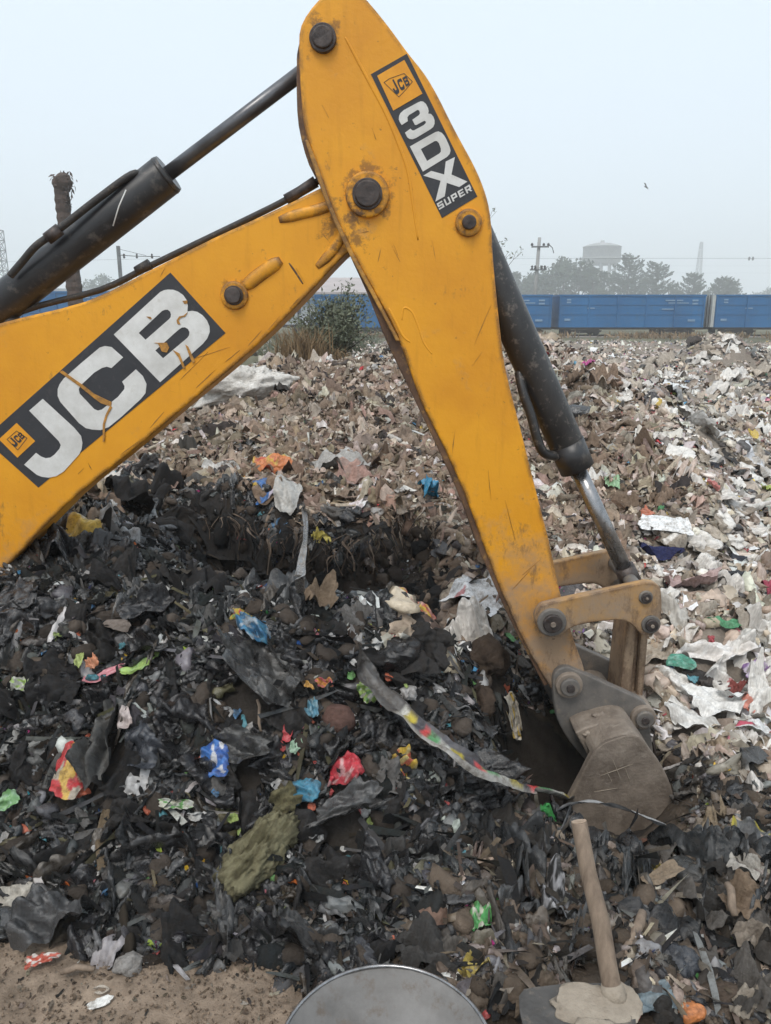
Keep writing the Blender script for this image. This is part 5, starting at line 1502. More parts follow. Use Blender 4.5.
def ribbon(name, label, cat, pts, wpx, pal, mat='film', lift=0.04, crease=0.3, res=8, twist=0.0, group=None, seed=1, blocks=3.0, stripes=None, bridge=True, ymax=99.0):
    """a strip following a path of picture points over the land"""
    r = np.random.default_rng(seed)
    pts = smooth_outline(pts, res, False)
    ws = wpx if hasattr(wpx, '__len__') else [wpx] * 2
    n = len(pts)
    P3 = []
    hx_, hy_ = hit([p_[0] for p_ in pts], [p_[1] for p_ in pts])
    tt = np.linspace(-1, 1, n)
    hy_ = np.where(carve(hx_, hy_) > 0.03, np.minimum(hy_, 2.36), hy_)
    fit = np.polyval(np.polyfit(tt, hy_, 3 if n > 12 else 1), tt) if bridge else hy_
    for i, p_ in enumerate(pts):
        yy = min(fit[i], hy_[i] + 0.02, ymax) - lift * 0.7
        q = P(p_[0], p_[1], yy)
        P3.append(Vector((q[0], q[1], q[2] + lift * 0.3)))
    for _ in range(2):
        P3 = [P3[0]] + [(P3[i - 1] + P3[i] * 2 + P3[i + 1]) / 4 for i in range(1, n - 1)] + [P3[-1]]
    V, C = [], []
    m = 7
    for i in range(n):
        t = (P3[min(i + 1, n - 1)] - P3[max(i - 1, 0)]).normalized()
        nr = Vector(normal(np.array([P3[i].x]), np.array([P3[i].y]))[0])
        b = t.cross(nr).normalized(); nr = b.cross(t)
        tw_ = twist * i / n + 0.25 * math.sin(i * 0.5)
        b2 = b * math.cos(tw_) + nr * math.sin(tw_); n2 = nr * math.cos(tw_) - b * math.sin(tw_)
        f = i / (n - 1)
        wv = np.interp(f, np.linspace(0, 1, len(ws)), ws) * mpp(P3[i]) / 2
        for j in range(m):
            q = (j / (m - 1)) * 2 - 1
            zz_ = crease * wv * (math.cos(q * 4.2 + f * 7) * 0.7 + 0.5 * math.sin(q * 7 + f * 15)) + r.normal(0, 0.05) * wv
            V.append(tuple(P3[i] + b2 * (wv * q) + n2 * zz_))
            C.append((f, q))
    C = np.array(C)
    if stripes is not None: col = stripes(C[:, 0], C[:, 1])
    else: col = pal_col(np.stack([C[:, 0] * n * 0.12, C[:, 1], C[:, 0]], -1), pal, r, blocks)
    for p_ in P3[::3]: OCC.append((p_.x, p_.y, 0.03))
    loc = tuple(P3[n // 2])
    return place(name, 0, 0, label, cat, np.array(V) - np.array(loc), gridfaces(m, n), mat, col, True, group, loc)

def stick(name, label, cat, p0, p1, r_px, mat, l0=0.03, l1=0.03, group=None):
    x, y = hit([p0[0], p1[0]], [p0[1], p1[1]])
    q = [Vector((float(x[i]), float(y[i]), float(base_h(x[i], y[i])) + (l0, l1)[i])) for i in (0, 1)]
    mid = (q[0] + q[1]) / 2 + Vector((0, 0, 0.012))
    rr = r_px * mpp(mid)
    c = (0.21, 0.155, 0.10)
    Vt, Ft = tube_geo([q[0], (q[0] + mid) / 2 + Vector((.004, 0, 0)), mid, (mid + q[1]) / 2 - Vector((.004, 0, 0)), q[1]], [rr * .9, rr * 1.1, rr, rr * 1.05, rr * .8], 8)
    loc = tuple(mid)
    return tag(mk(name, np.array(Vt) - np.array(loc), Ft, M[mat], smooth=True, loc=loc), label, cat, group)

# far right edge of the brown heap, crest and bank
lump("sack", "long dirty white woven sack lying on the crest of the brown heap, touching the boom", "sack", 240, 399, 112, 36, 7, [(0.74, 0.71, 0.66), (0.64, 0.61, 0.56)], 'cloth', 1, amp=0.34, depth=46, lift=0.45, crisp=False, sub=5, fibre=0.22)
sheet("wrapper", "shiny red, orange and yellow wrapper heap above the dark hollow", "wrapper", 276, 474, 54, 20, 5, [ORANGE, RED, YELLOW, ORANGE], 'print', 2, amp=0.4, res=20, blocks=1.8)
sheet("carton", "flattened blue, white and yellow carton at the edge of the dark hollow", "carton", 267, 495, 27, 20, 15, [BLUE, (0.55, 0.5, 0.62), YELLOW], 'print', 3, amp=0.08, ragged=0.1, foldp=0, lift=0.06, blocks=1.2)
sheet("plastic_sheet", "pale grey plastic sheet hanging over the edge of the dark hollow", "plastic sheet", 288, 505, 24, 44, -8, [(0.46, 0.45, 0.42)], 'film', 4, amp=0.12, ragged=0.12, foldp=0, lift=0.07, drape=0.6)
sheet("plastic_bag", "bright blue plastic bag on the brown slope left of the dipper", "plastic bag", 430, 503, 27, 26, 10, [(0.02, 0.26, 0.46), (0.03, 0.30, 0.52)], 'film', 5, amp=0.4, lift=0.05)
sheet("cloth", "crumpled light grey white cloth on the brown slope above the hollow", "cloth", 338, 468, 62, 22, 0, [(0.50, 0.49, 0.47), (0.40, 0.39, 0.37)], 'cloth', 6, amp=0.4, res=26, lift=0.04)
sheet("cloth", "faded pink cloth draped on the brown slope right of the grey white one", "cloth", 360, 491, 46, 24, -10, [(0.48, 0.30, 0.25), (0.42, 0.30, 0.26)], 'cloth', 7, amp=0.3, res=22, lift=0.04)
sheet("paper_sheet", "big white sheet with red stripe lying left of the dipper's lower end", "printed sheet", 478, 592, 54, 50, -35, [(0.76, 0.76, 0.76)] * 7 + [(0.52, 0.20, 0.20)], 'print', 8, amp=0.10, ragged=0.1, foldp=0, lift=0.06, blocks=0.9, res=24)
sheet("wrapper", "flat red and yellow wrapper in front of the hollow, left of the dipper", "wrapper", 415, 614, 42, 18, 12, [(0.60, 0.10, 0.06), YELLOW, (0.6, .3, .25)], 'print', 9, amp=0.22, lift=0.05)
sheet("wrapper", "crushed blue wrapper on the ridge of the black heap", "wrapper", 257, 643, 38, 25, -15, [(0.03, 0.17, 0.34), (0.05, 0.25, 0.42), (0.35, .42, .48)], 'print', 10, amp=0.4, lift=0.05)
sheet("wrapper", "gaudy red, yellow and green wrapper just above the crushed blue one", "wrapper", 241, 626, 24, 18, 20, [(0.45, 0.35, 0.04), RED, (0.12, 0.3, 0.08), YELLOW], 'print', 11, amp=0.35, lift=0.04, blocks=3)
sheet("packet", "yellow snack packet with brown print under the boom, on the black heap", "packet", 84, 548, 44, 24, -12, [YELLOW, (0.24, 0.16, 0.13), YELLOW, (.5, .42, .30)], 'print', 12, amp=0.18, ragged=0.1, foldp=0, lift=0.06, blocks=1.5)
sheet("foil", "crumpled silver foil right of the yellow snack packet", "foil", 118, 546, 40, 32, 15, [SILVER, (0.30, 0.31, 0.32)], 'print', 13, amp=0.45, lift=0.04, smooth=False)
sheet("wrapper", "lime green wrapper strip lying across the black heap", "wrapper", 140, 678, 40, 13, -3, [LIME, LIME, (0.30, 0.50, 0.16)], 'print', 14, amp=0.2, foldp=0, lift=0.05, ragged=.15)
ribbon("torn_strip", "torn pink plastic strip left of the lime green wrapper", "plastic strip", [(83, 684), (98, 682), (112, 674), (126, 668)], [10, 9, 8, 4], [(0.60, 0.20, 0.24), PINK], lift=0.05)
sheet("wrapper", "orange scrap hanging below the torn pink strip", "wrapper", 94, 688, 11, 16, 10, [(0.62, 0.25, 0.12)], 'print', 16, amp=0.3, lift=0.05)
sheet("wrapper", "small pale lime scrap left of the torn pink strip", "wrapper", 82, 690, 8, 17, 5, [(0.40, 0.50, 0.14)], 'print', 17, amp=0.25, lift=0.05)
sheet("packet", "red box-like packet with yellow panel on the face of the black heap", "packet", 71, 791, 30, 46, -4, [RED, (0.62, 0.38, 0.04), RED, (0.40, .34, .26)], 'print', 18, amp=0.16, ragged=0.1, foldp=0, lift=0.07, blocks=1.3)
sheet("packet", "deep blue snack packet with white patch beside the olive sack", "packet", 216, 796, 28, 35, 6, [(0.02, 0.10, 0.38), (0.03, .16, .5), (0.55, 0.56, 0.6)], 'print', 19, amp=0.2, foldp=0, ragged=.12, lift=0.06, blocks=1.6)
sheet("wrapper", "twisted bright red wrapper in the middle of the black heap", "wrapper", 344, 788, 36, 24, -10, [(0.55, 0.03, 0.05), (0.55, .03, .05), (0.6, 0.3, 0.3)], 'print', 20, amp=0.45, lift=0.06, foldp=1)
sheet("pouch", "flattened teal blue pouch right of the olive sack", "pouch", 304, 811, 29, 23, 12, [(0.03, 0.20, 0.32), (0.04, 0.24, 0.36), (.02, .08, .12)], 'print', 21, amp=0.15, lift=0.05, blocks=1.4)
sheet("wrapper", "crumpled yellow wrapper left of the striped plastic band", "wrapper", 404, 774, 30, 28, 25, [YELLOW, (0.55, 0.12, 0.06), YELLOW, (.6, .5, .2)], 'print', 22, amp=0.45, lift=0.05, blocks=2.2)
sheet("netting", "bright green crumpled net scrap behind the hoe handle's top", "net scrap", 556, 830, 30, 16, 0, [(0.06, 0.42, 0.10), (0.05, 0.34, 0.08)], 'cloth', 23, amp=0.4, lift=0.05)
sheet("wrapper", "white and yellow torn wrapper upright at the left wall of the bucket pit", "wrapper", 515, 728, 20, 34, 28, [CREAM, YELLOW, (.5, .48, .42)], 'print', 24, amp=0.35, lift=0.06, foldp=1)
sheet("plastic_sheet", "large crumpled off-white plastic sheet right of the bucket", "plastic sheet", 716, 726, 60, 36, -5, [(0.80, 0.79, 0.76)], 'film', 25, amp=0.25, res=28, lift=0.07)
sheet("plastic_sheet", "long off-white plastic flap hanging down beside the bucket's right edge", "plastic sheet", 688, 742, 26, 50, 35, [(0.76, 0.75, 0.72)], 'film', 26, amp=0.15, lift=0.06, foldp=0, drape=.6)
sheet("paper_sheet", "clean white board sheet right of the bucket cylinder rod", "board", 664, 545, 50, 24, -14, [(0.85, 0.86, 0.86)], 'print', 27, amp=0.12, ragged=0.1, foldp=0.0, lift=0.07)
sheet("cloth", "pale pink cloth spread to the right of the tipping link", "cloth", 690, 589, 56, 26, -5, [(0.56, 0.40, 0.38), (0.52, 0.37, 0.36)], 'cloth', 28, amp=0.25, res=26, lift=0.05)
sheet("cloth", "dark navy cloth just below the clean white board", "cloth", 658, 561, 44, 15, 0, [NAVY], 'cloth', 29, amp=0.35, lift=0.05)
sheet("plastic_bag", "pale grey bag right beside the tipping link pins", "plastic bag", 673, 620, 26, 34, 10, [(0.50, 0.47, 0.42)], 'film', 30, amp=0.4, lift=0.05)
sheet("plastic_sheet", "long folded whitish plastic sheet on the pale slope at right", "plastic sheet", 716, 664, 82, 22, 8, [(0.76, 0.71, 0.66), (.80, .77, .74)], 'film', 31, amp=0.3, res=30, lift=0.05)
sheet("cloth", "maroon scrap of cloth above the large off-white plastic sheet", "cloth", 737, 705, 24, 18, -12, [(0.24, 0.07, 0.06), (.3, .1, .09)], 'cloth', 32, amp=0.35, lift=0.07)
sheet("wrapper", "salmon orange plastic scrap right of the maroon cloth", "wrapper", 748, 715, 13, 22, -15, [(0.66, 0.22, 0.15)], 'film', 33, amp=0.3, lift=0.07)
sheet("foil", "mauve foil sheet at the right edge above the salmon scrap", "foil", 756, 682, 32, 18, 12, [PURPLE, (0.5, 0.42, 0.52)], 'print', 34, amp=0.2, lift=0.06)
sheet("card", "teal green card lying on beige paper right of the bucket link", "card", 680, 680, 28, 15, -20, [(0.05, 0.30, 0.20), (.16, .42, .32)], 'print', 35, amp=0.1, ragged=.1, foldp=0, lift=0.06)
sheet("paper_sheet", "beige crumpled paper in front of the bucket link", "paper", 654, 660, 40, 26, 5, [(0.50, 0.42, 0.33)], 'cloth', 36, amp=0.2, lift=0.04)
sheet("wrapper", "white wrapper with a red band at the right edge", "wrapper", 755, 737, 36, 13, -6, [WHITE, (0.52, 0.05, 0.10), WHITE], 'print', 37, amp=0.15, lift=0.07, blocks=1.2)
sheet("cloth", "crimson cloth at the right edge beside a dark grey garment", "cloth", 764, 597, 17, 22, 0, [(0.45, 0.07, 0.12)], 'cloth', 38, amp=0.3, lift=0.05)
sheet("garment", "dark grey garment right of the pale pink cloth", "garment", 739, 582, 34, 16, -3, [(0.055, 0.058, 0.065)], 'cloth', 39, amp=0.3, lift=0.05)
sheet("card", "thin green blade of card on the pale slope at right", "card", 726, 633, 34, 8, -10, [(0.07, 0.25, 0.12)], 'print', 40, amp=0.1, lift=0.05, ragged=.3, foldp=0)
lump("plastic_bag", "big black crumpled bag on the debris right of the hoe handle", "plastic bag", 690, 882, 48, 62, 25, [(0.030, 0.030, 0.028), (.04, .04, .037)], 'film', 41, amp=0.4, depth=34)
lump("plastic_bag", "slate black balled-up bag lower right of the hoe handle", "plastic bag", 677, 966, 46, 34, -10, [(0.030, 0.033, 0.040)], 'film', 42, amp=0.42, depth=30)
lump("clod", "reddish brown layered clod below the bucket", "clod", 645, 857, 50, 24, -6, [(0.15, 0.075, 0.052), (.11, .06, .045)], 'mineral', 43, amp=0.3, depth=26)
lump("stone", "reddish brick stone at the foot of the black heap", "stone", 432, 925, 36, 30, 0, [(0.26, 0.17, 0.13), (.2, .13, .1)], 'mineral', 44, amp=0.22, depth=30)
lump("coconut", "round brown husk like a coconut on the black heap", "husk", 338, 724, 36, 28, 0, [(0.13, 0.075, 0.062)], 'mineral', 45, amp=0.06, depth=30, crisp=False)
lump("sack", "olive fibrous sack bulging low on the black heap", "sack", 258, 868, 42, 76, -36, [(0.19, 0.175, 0.105), (.10, .09, .05)], 'cloth', 46, amp=0.16, depth=50, lift=0.42, crisp=False, sub=5, fibre=0.5, axis=1)
sheet("sack_flap", "olive frayed sacking fanned out above the bulging sack", "sacking", 287, 834, 34, 20, 35, [(0.16, 0.145, 0.08), (.10, .09, .05)], 'cloth', 47, amp=0.35, res=26, lift=0.06)
sheet("wrapper", "green wrapper at the foot of the heap right of the brick stone", "wrapper", 479, 927, 18, 26, 8, [(0.07, 0.34, 0.09), (.12, .42, .1), (0.5, .5, .4)], 'print', 48, amp=0.4, lift=0.05)
sheet("paper_scrap", "small bluish white paper scrap on dark debris left of the hoe", "paper scrap", 469, 892, 16, 20, 15, [(0.62, 0.66, 0.72)], 'film', 49, amp=0.4, lift=0.05)
sheet("cloth", "charcoal cloth spread behind the metal pan", "cloth", 430, 962, 66, 40, -10, [(0.062, 0.060, 0.058)], 'cloth', 50, amp=0.4, res=28, lift=0.035)
sheet("food_scraps", "yellow food scraps beside the charcoal cloth", "food scraps", 474, 977, 28, 18, 20, [(0.45, 0.34, 0.05), (.25, .2, .1), (.5, .4, .1)], 'print', 51, amp=0.4, lift=0.04, blocks=4)
lump("stone", "pale grey stone block on the bare dirt edge", "stone", 129, 968, 32, 26, 0, [(0.30, 0.285, 0.27)], 'mineral', 52, amp=0.2, depth=22)
lump("stone", "flat grey slab of stone at the foot of the black heap", "stone", 304, 930, 30, 26, -20, [(0.25, 0.225, 0.20)], 'mineral', 53, amp=0.22, depth=16)
sheet("paper_scrap", "small clean white scrap alone on the bare dirt", "paper scrap", 100, 1008, 24, 10, 22, [(0.75, 0.74, 0.70)], 'print', 54, amp=0.08, ragged=.15, foldp=0, lift=0.012)
ribbon("rope_loop", "whitish frayed loop of string on the bare dirt", "string", [(93, 990), (101, 987), (108, 990), (103, 994), (95, 993)], [3, 3], [(0.42, 0.36, 0.29)], lift=0.012)
sheet("wrapper", "red and white torn paper beside the dark sheet at lower left", "paper scrap", 42, 968, 30, 12, 15, [(0.50, 0.07, 0.03), (.6, .55, .5)], 'print', 55, amp=0.2, lift=0.03)
sheet("plastic_sheet", "large charcoal plastic sheet spread at the heap's lower left foot", "plastic sheet", 52, 938, 70, 42, 8, [(0.055, 0.055, 0.056)], 'film', 56, amp=0.3, res=30, lift=0.05)
sheet("paper_scrap", "off-white soiled paper at the left edge above the charcoal sheet", "paper scrap", 18, 908, 34, 18, 18, [(0.55, 0.51, 0.44)], 'cloth', 57, amp=0.3, lift=0.05)
sheet("wrapper", "light green plastic scrap at the left edge of the black heap", "wrapper", 11, 822, 22, 14, 25, [(0.20, 0.42, 0.16), (.3, .5, .3)], 'film', 58, amp=0.3, lift=0.06)
sheet("wrapper", "green and white wrapper on the black heap right of the grey rag", "wrapper", 175, 820, 32, 12, -10, [(0.55, 0.56, 0.44), (0.12, 0.38, 0.08), (.6, .6, .55)], 'print', 59, amp=0.2, lift=0.05)
sheet("rag", "long grey rag hanging down the face of the black heap", "rag", 101, 770, 28, 78, -4, [(0.14, 0.14, 0.135), (.10, .10, .098), (.07, .07, .07)], 'cloth', 60, amp=0.6, res=30, lift=0.06)
ribbon("wood_strip", "brown splintered strip below the long grey rag", "wood strip", [(110, 815), (104, 832), (101, 848), (102, 874)], [13, 12, 10, 8], [(0.17, 0.13, 0.085)], 'cloth', lift=0.06)
sheet("plastic_bag", "glossy blue-black bag with creases right of the grey rag", "plastic bag", 143, 762, 36, 40, 20, [(0.045, 0.050, 0.060), (.06, .065, .075)], 'film', 61, amp=0.5, lift=0.05, smooth=False)
sheet("wrapper", "pinkish white scrap on the glossy blue-black bag", "wrapper", 127, 750, 16, 26, 20, [(0.52, 0.44, 0.42)], 'film', 62, amp=0.35, lift=0.09)
sheet("wrapper", "lime and white crumpled wrapper at left on the black heap", "wrapper", 24, 705, 20, 14, 0, [(0.45, 0.46, 0.40), LIME], 'print', 63, amp=0.4, lift=0.05)
sheet("wrapper", "green and white wrapper right of the round husk", "wrapper", 369, 718, 22, 20, 35, [LIME, (.6, .6, .55), (.15, .35, .1)], 'print', 64, amp=0.35, lift=0.05, blocks=3)
sheet("wrapper", "small orange and pink wrapper above the round husk", "wrapper", 325, 699, 18, 13, 0, [(0.62, 0.25, 0.03), (.55, .1, .15)], 'print', 65, amp=0.35, lift=0.05)
sheet("peel", "orange peel-like scrap left of the orange and pink wrapper", "scrap", 307, 697, 10, 22, 25, [(0.52, 0.27, 0.04)], 'film', 66, amp=0.3, lift=0.05)
sheet("wrapper", "small teal crumpled wrapper left of the round husk", "wrapper", 312, 727, 14, 22, 0, [(0.08, 0.25, 0.35), (.2, .35, .42)], 'print', 67, amp=0.4, lift=0.05)
sheet("wrapper", "tiny red scrap below the teal wrapper", "wrapper", 288, 751, 10, 13, 0, [(0.5, .05, .06)], 'film', 68, amp=0.35, lift=0.05)
sheet("wrapper", "mint green crumple below the tiny red scrap", "wrapper", 296, 760, 13, 12, 0, [(0.30, .45, .32)], 'film', 69, amp=0.4, lift=0.05)
sheet("wrapper", "yellow banana-like scrap inside the dark hollow", "wrapper", 322, 547, 12, 18, 50, [(0.55, 0.45, 0.06)], 'film', 70, amp=0.25, lift=0.05, foldp=0)
ribbon("hanging_strip", "long whitish strip hanging down into the dark hollow", "plastic strip", [(303, 508), (306, 530), (304, 556), (300, 580), (301, 600)], [6, 5, 6, 12, 7], [(0.26, 0.25, 0.24), (.22, .24, .26)], lift=0.08)
sheet("sacking", "folded brown sacking at the near lip of the dark hollow", "sacking", 322, 611, 34, 22, 20, [(0.20, 0.15, 0.105)], 'cloth', 71, amp=0.4, lift=0.06, foldp=1)
lump("rag_roll", "black rolled mat on the mound right of the dipper cylinder", "mat", 576, 415, 42, 14, -25, [(0.05, 0.052, 0.055)], 'film', 72, amp=0.12, depth=14, crisp=False)
sheet("plastic_bag", "small magenta bag far out on the field beside the cylinder", "plastic bag", 588, 372, 10, 9, 0, [(0.45, 0.02, 0.22)], 'film', 73, amp=0.4, lift=0.08)
sheet("plastic_sheet", "bright white plastic sheet in the middle of the far field", "plastic sheet", 676, 389, 24, 13, 12, [(0.74, 0.76, 0.76)], 'film', 74, amp=0.15, lift=0.10)
sheet("plastic_sheet", "long white plastic tangle on the field right of the mound", "plastic sheet", 706, 435, 60, 12, -4, [(0.68, 0.68, 0.66)], 'film', 75, amp=0.25, lift=0.08)
sheet("plastic_sheet", "white plastic pile at the right edge of the far field", "plastic sheet", 752, 466, 40, 18, -12, [(0.70, 0.72, 0.76)], 'film', 76, amp=0.35, lift=0.08)
sheet("wrapper", "yellow scrap on top of the white plastic pile at the right edge", "wrapper", 751, 454, 10, 8, 0, [(0.6, 0.42, 0.04)], 'film', 77, amp=0.3, lift=0.16)
sheet("plastic_bag", "lime green bag at the right edge below the white plastic pile", "plastic bag", 766, 497, 14, 12, 0, [(0.38, 0.48, 0.05)], 'film', 78, amp=0.4, lift=0.07)
sheet("wrapper", "pale green scrap on the mound right of the cylinder rod", "wrapper", 612, 490, 15, 13, -20, [(0.28, 0.48, 0.26)], 'film', 79, amp=0.3, lift=0.06)
sheet("wrapper", "coral red scrap on the mound's lower right slope", "wrapper", 713, 496, 14, 9, 0, [(0.62, 0.20, 0.18)], 'film', 80, amp=0.3, lift=0.06)
sheet("wrapper", "orange red scrap on the rubbish right of the piston rod", "wrapper", 646, 526, 11, 13, 30, [(0.52, 0.14, 0.06)], 'film', 81, amp=0.3, lift=0.06)
sheet("board", "pale wooden splinter board lying under the big black bag", "board", 660, 890, 54, 16, 35, [(0.27, 0.21, 0.15)], 'cloth', 82, amp=0.08, foldp=0, ragged=.12, lift=0.05)
sheet("board", "grey slat of board on the left of the black heap's ridge", "board", 119, 648, 30, 11, -12, [(0.20, 0.17, 0.15)], 'cloth', 83, amp=0.06, foldp=0, ragged=.1, lift=0.06)
lump("stone", "flat brown rock slab at the left of the black heap", "stone", 42, 672, 40, 28, -15, [(0.13, 0.105, 0.085), (.09, .075, .06)], 'mineral', 84, amp=0.2, depth=18)
sheet("plastic_sheet", "black and white crumpled film left of the hoe handle", "plastic film", 553, 912, 28, 44, 10, [(0.05, 0.05, 0.05), (0.36, 0.36, 0.38)], 'film', 85, amp=0.45, lift=0.05, blocks=4, smooth=False)
lump("debris_lump", "orange and grey fragment at the bottom edge right of the hoe", "fragment", 690, 1018, 34, 22, 0, [(0.66, 0.22, 0.05), (0.28, 0.28, 0.29)], 'print', 86, amp=0.2, depth=18, blocks=1.0)
sheet("plastic_sheet", "blue grey flat plastic piece right of the hoe blade", "plastic piece", 652, 1012, 48, 22, 12, [(0.14, 0.18, 0.20)], 'film', 87, amp=0.12, lift=0.03, foldp=0)
sheet("paper_sheet", "dirty white cardboard strip at right below the bucket", "cardboard", 746, 893, 42, 26, -25, [(0.50, 0.47, 0.42)], 'cloth', 88, amp=0.25, lift=0.05)
sheet("leather_scrap", "tan leather-like flap right of the big black bag", "scrap", 738, 925, 36, 34, -30, [(0.20, 0.145, 0.10), (.24, .18, .13)], 'cloth', 89, amp=0.3, lift=0.05)
sheet("plastic_bag", "grey net bag with yellow tie at the right edge below the bucket", "plastic bag", 748, 858, 40, 28, 0, [(0.12, 0.125, 0.13), (.12, .125, .13), (0.5, .42, .03)], 'film', 90, amp=0.4, lift=0.05, blocks=1.3)
sheet("sacking", "frayed straw coloured sacking under the bucket's right corner", "sacking", 712, 842, 40, 22, -8, [(0.34, 0.26, 0.17)], 'cloth', 91, amp=0.4, lift=0.05)
sheet("bag_fold", "smoky grey cloth fold draped over the upper black heap", "cloth", 262, 690, 52, 88, 40, [(0.050, 0.050, 0.050), (.085, .085, .083)], 'film', 92, amp=0.62, ragged=0.16, res=32, lift=0.06)
sheet("bag_fold", "big dull black bag fold above the deep blue packet", "plastic bag", 245, 776, 68, 28, -5, [(0.045, 0.045, 0.044)], 'film', 93, amp=0.35, res=30, lift=0.06)
sheet("plastic_film", "long grey black film sweeping down right of the olive sack", "plastic film", 344, 832, 84, 26, 24, [(0.06, 0.06, 0.06)], 'film', 94, amp=0.35, res=32, lift=0.06)
lump("plastic_bag", "tall black bag standing at the heap's shoulder right of the striped band's start", "plastic bag", 400, 665, 62, 42, 10, [(0.016, 0.016, 0.017)], 'film', 95, amp=0.38, depth=50)
lump("clod", "large brown earth clod between the black bag and the bucket pit", "clod", 487, 664, 52, 50, 0, [(0.075, 0.055, 0.042), (.10, .075, .055)], 'mineral', 96, amp=0.36, depth=44)
lump("clod", "dark earth clod at the left lip of the bucket pit", "clod", 480, 706, 40, 44, 20, [(0.085, 0.062, 0.047)], 'mineral', 97, amp=0.36, depth=34)
lump("clod", "brown lump of soil left of the hoe handle", "clod", 540, 872, 34, 22, 0, [(0.11, 0.08, 0.06)], 'mineral', 98, amp=0.3, depth=22)
lump("clod", "earthy grey stone under the hoe handle's middle", "clod", 572, 905, 28, 24, 0, [(0.10, 0.08, 0.065)], 'mineral', 99, amp=0.3, depth=20)
lump("clod", "brown rounded lump at the bottom right edge of the debris", "clod", 716, 1000, 60, 26, 0, [(0.10, 0.075, 0.058)], 'mineral', 100, amp=0.3, depth=26)
stick("stick", "short pale stick lying on the bare dirt at the heap's foot", "stick", (62, 981), (95, 976), 3, 'wood', 0.02, 0.02)
stick("stick", "thin pale stick standing out of the black heap left of the husk", "stick", (258, 718), (262, 745), 1.5, 'wood', 0.09, 0.04)
stick("stick", "brown stick leaning out of the hollow beside the hanging grey sheet", "stick", (274, 505), (266, 533), 2, 'wood', 0.05, 0.05)
stick("stick", "pale branch lying on the debris left of the tan flap", "stick", (722, 925), (729, 962), 4, 'wood', 0.06, 0.04)
stick("stick", "dark brown stick pushed into the debris beside the hoe socket", "stick", (640, 938), (622, 976), 5, 'wood', 0.08, 0.05)

# the striped plastic band
def stripes(f, q):
    c = np.tile(np.array((0.075, 0.072, 0.07)), (len(f), 1))
    c[np.abs(q) < .25] = (0.13, 0.125, 0.12)
    m = f > 0.36
    k = np.floor(f * 26).astype(int) % 5
    pal = np.array([(0.46, 0.38, 0.05), (0.06, 0.06, 0.07), (0.50, 0.06, 0.06), (0.10, 0.28, 0.12), (0.5, 0.5, 0.46)])
    c2 = pal[k]
    c2 = np.where((q > 0.35)[:, None], np.array((0.30, 0.29, 0.27)), c2)
    c2 = np.where((q < -0.6)[:, None], np.array((0.07, 0.07, 0.08)), c2)
    c[m] = c2[m]
    return c
ribbon("plastic_band", "long plastic band, grey turning to colourful checks, running to the hoe handle", "plastic band", [(360, 662), (366, 688), (383, 708), (405, 730), (430, 753), (465, 776), (500, 795), (535, 805), (570, 812)], [8, 22, 24, 22, 19, 19, 20, 18, 15], [GREY], 'print', lift=0.20, crease=0.35, res=9, stripes=stripes)
ribbon("plastic_strap", "thin grey plastic strap running right from the hoe handle across the pit's lip", "plastic strap", [(558, 814), (585, 806), (615, 811), (645, 822), (675, 836), (696, 846)], [15, 12, 11, 10, 9, 7], [(0.30, 0.30, 0.30), (.22, .22, .22)], 'film', lift=0.06, crease=0.2, res=8, ymax=2.20)

# ---- hoe and pan in the foreground
hx, hy = 1.0, 1.0
def onplane(px, py, z0, sl):
    dx, dy, dz = ray(px, py)
    tt = (CH - z0 - sl * 1.5) / (-dz - sl * dy)
    return (dx * tt, dy * tt, CH + dz * tt)
B0 = Vector(onplane(613, 992, 0.085, 0.12)); T0 = Vector(P(579, 822, 1.60))
t = empty("hoe", (B0.x, B0.y, 0.03), "long-handled hoe standing on its muddy blade, worn wooden handle upright", "hoe")
rb, rt = 9.6 * mpp(B0), 8.0 * mpp(T0)
dv = (T0 - B0)
hd = tube("handle", [B0 - dv * 0.10, B0 + dv * 0.15, B0 + dv * 0.4 + Vector((.004, 0, 0)), B0 + dv * 0.7 + Vector((-.002, 0, 0)), T0], [rb, rb * 0.98, rb * .97, rt * 1.02, rt], M['wood'], t, 20, bw=0.0025)
tube("end_grain", [T0, T0 + dv.normalized() * 0.0025], rt * 0.93, M['wood_end'], hd, 20)
tube("socket", [B0 - dv * 0.06, B0 + dv * 0.015, B0 + dv * 0.05], [rb * 1.5, rb * 1.25, rb * 1.05], M['caked'], t, 20)
bladepx = smooth_outline([(519, 996), (545, 986), (590, 983), (618, 986), (632, 1000), (636, 1030), (632, 1075), (545, 1085), (530, 1050)], 3)
def onplane(px, py, z0, sl):
    dx, dy, dz = ray(px, py)
    # plane z = z0 + sl * (1.5 - y)
    tt = (CH - z0 - sl * 1.5) / (-dz - sl * dy)
    return (dx * tt, dy * tt, CH + dz * tt)
top = [onplane(a, b, 0.075, 0.12) for a, b in bladepx]
n = len(top)
V = top + [(p_[0], p_[1], p_[2] - 0.007) for p_ in top]
Fc = [list(range(n)), [i + n for i in range(n)][::-1]] + [[i, i + n, (i + 1) % n + n, (i + 1) % n] for i in range(n)]
nz = (Vector(top[1]) - Vector(top[0])).cross(Vector(top[4]) - Vector(top[0])).z
if nz < 0: Fc = [f[::-1] for f in Fc]
mk("blade", V, Fc, M['hoe'], t)
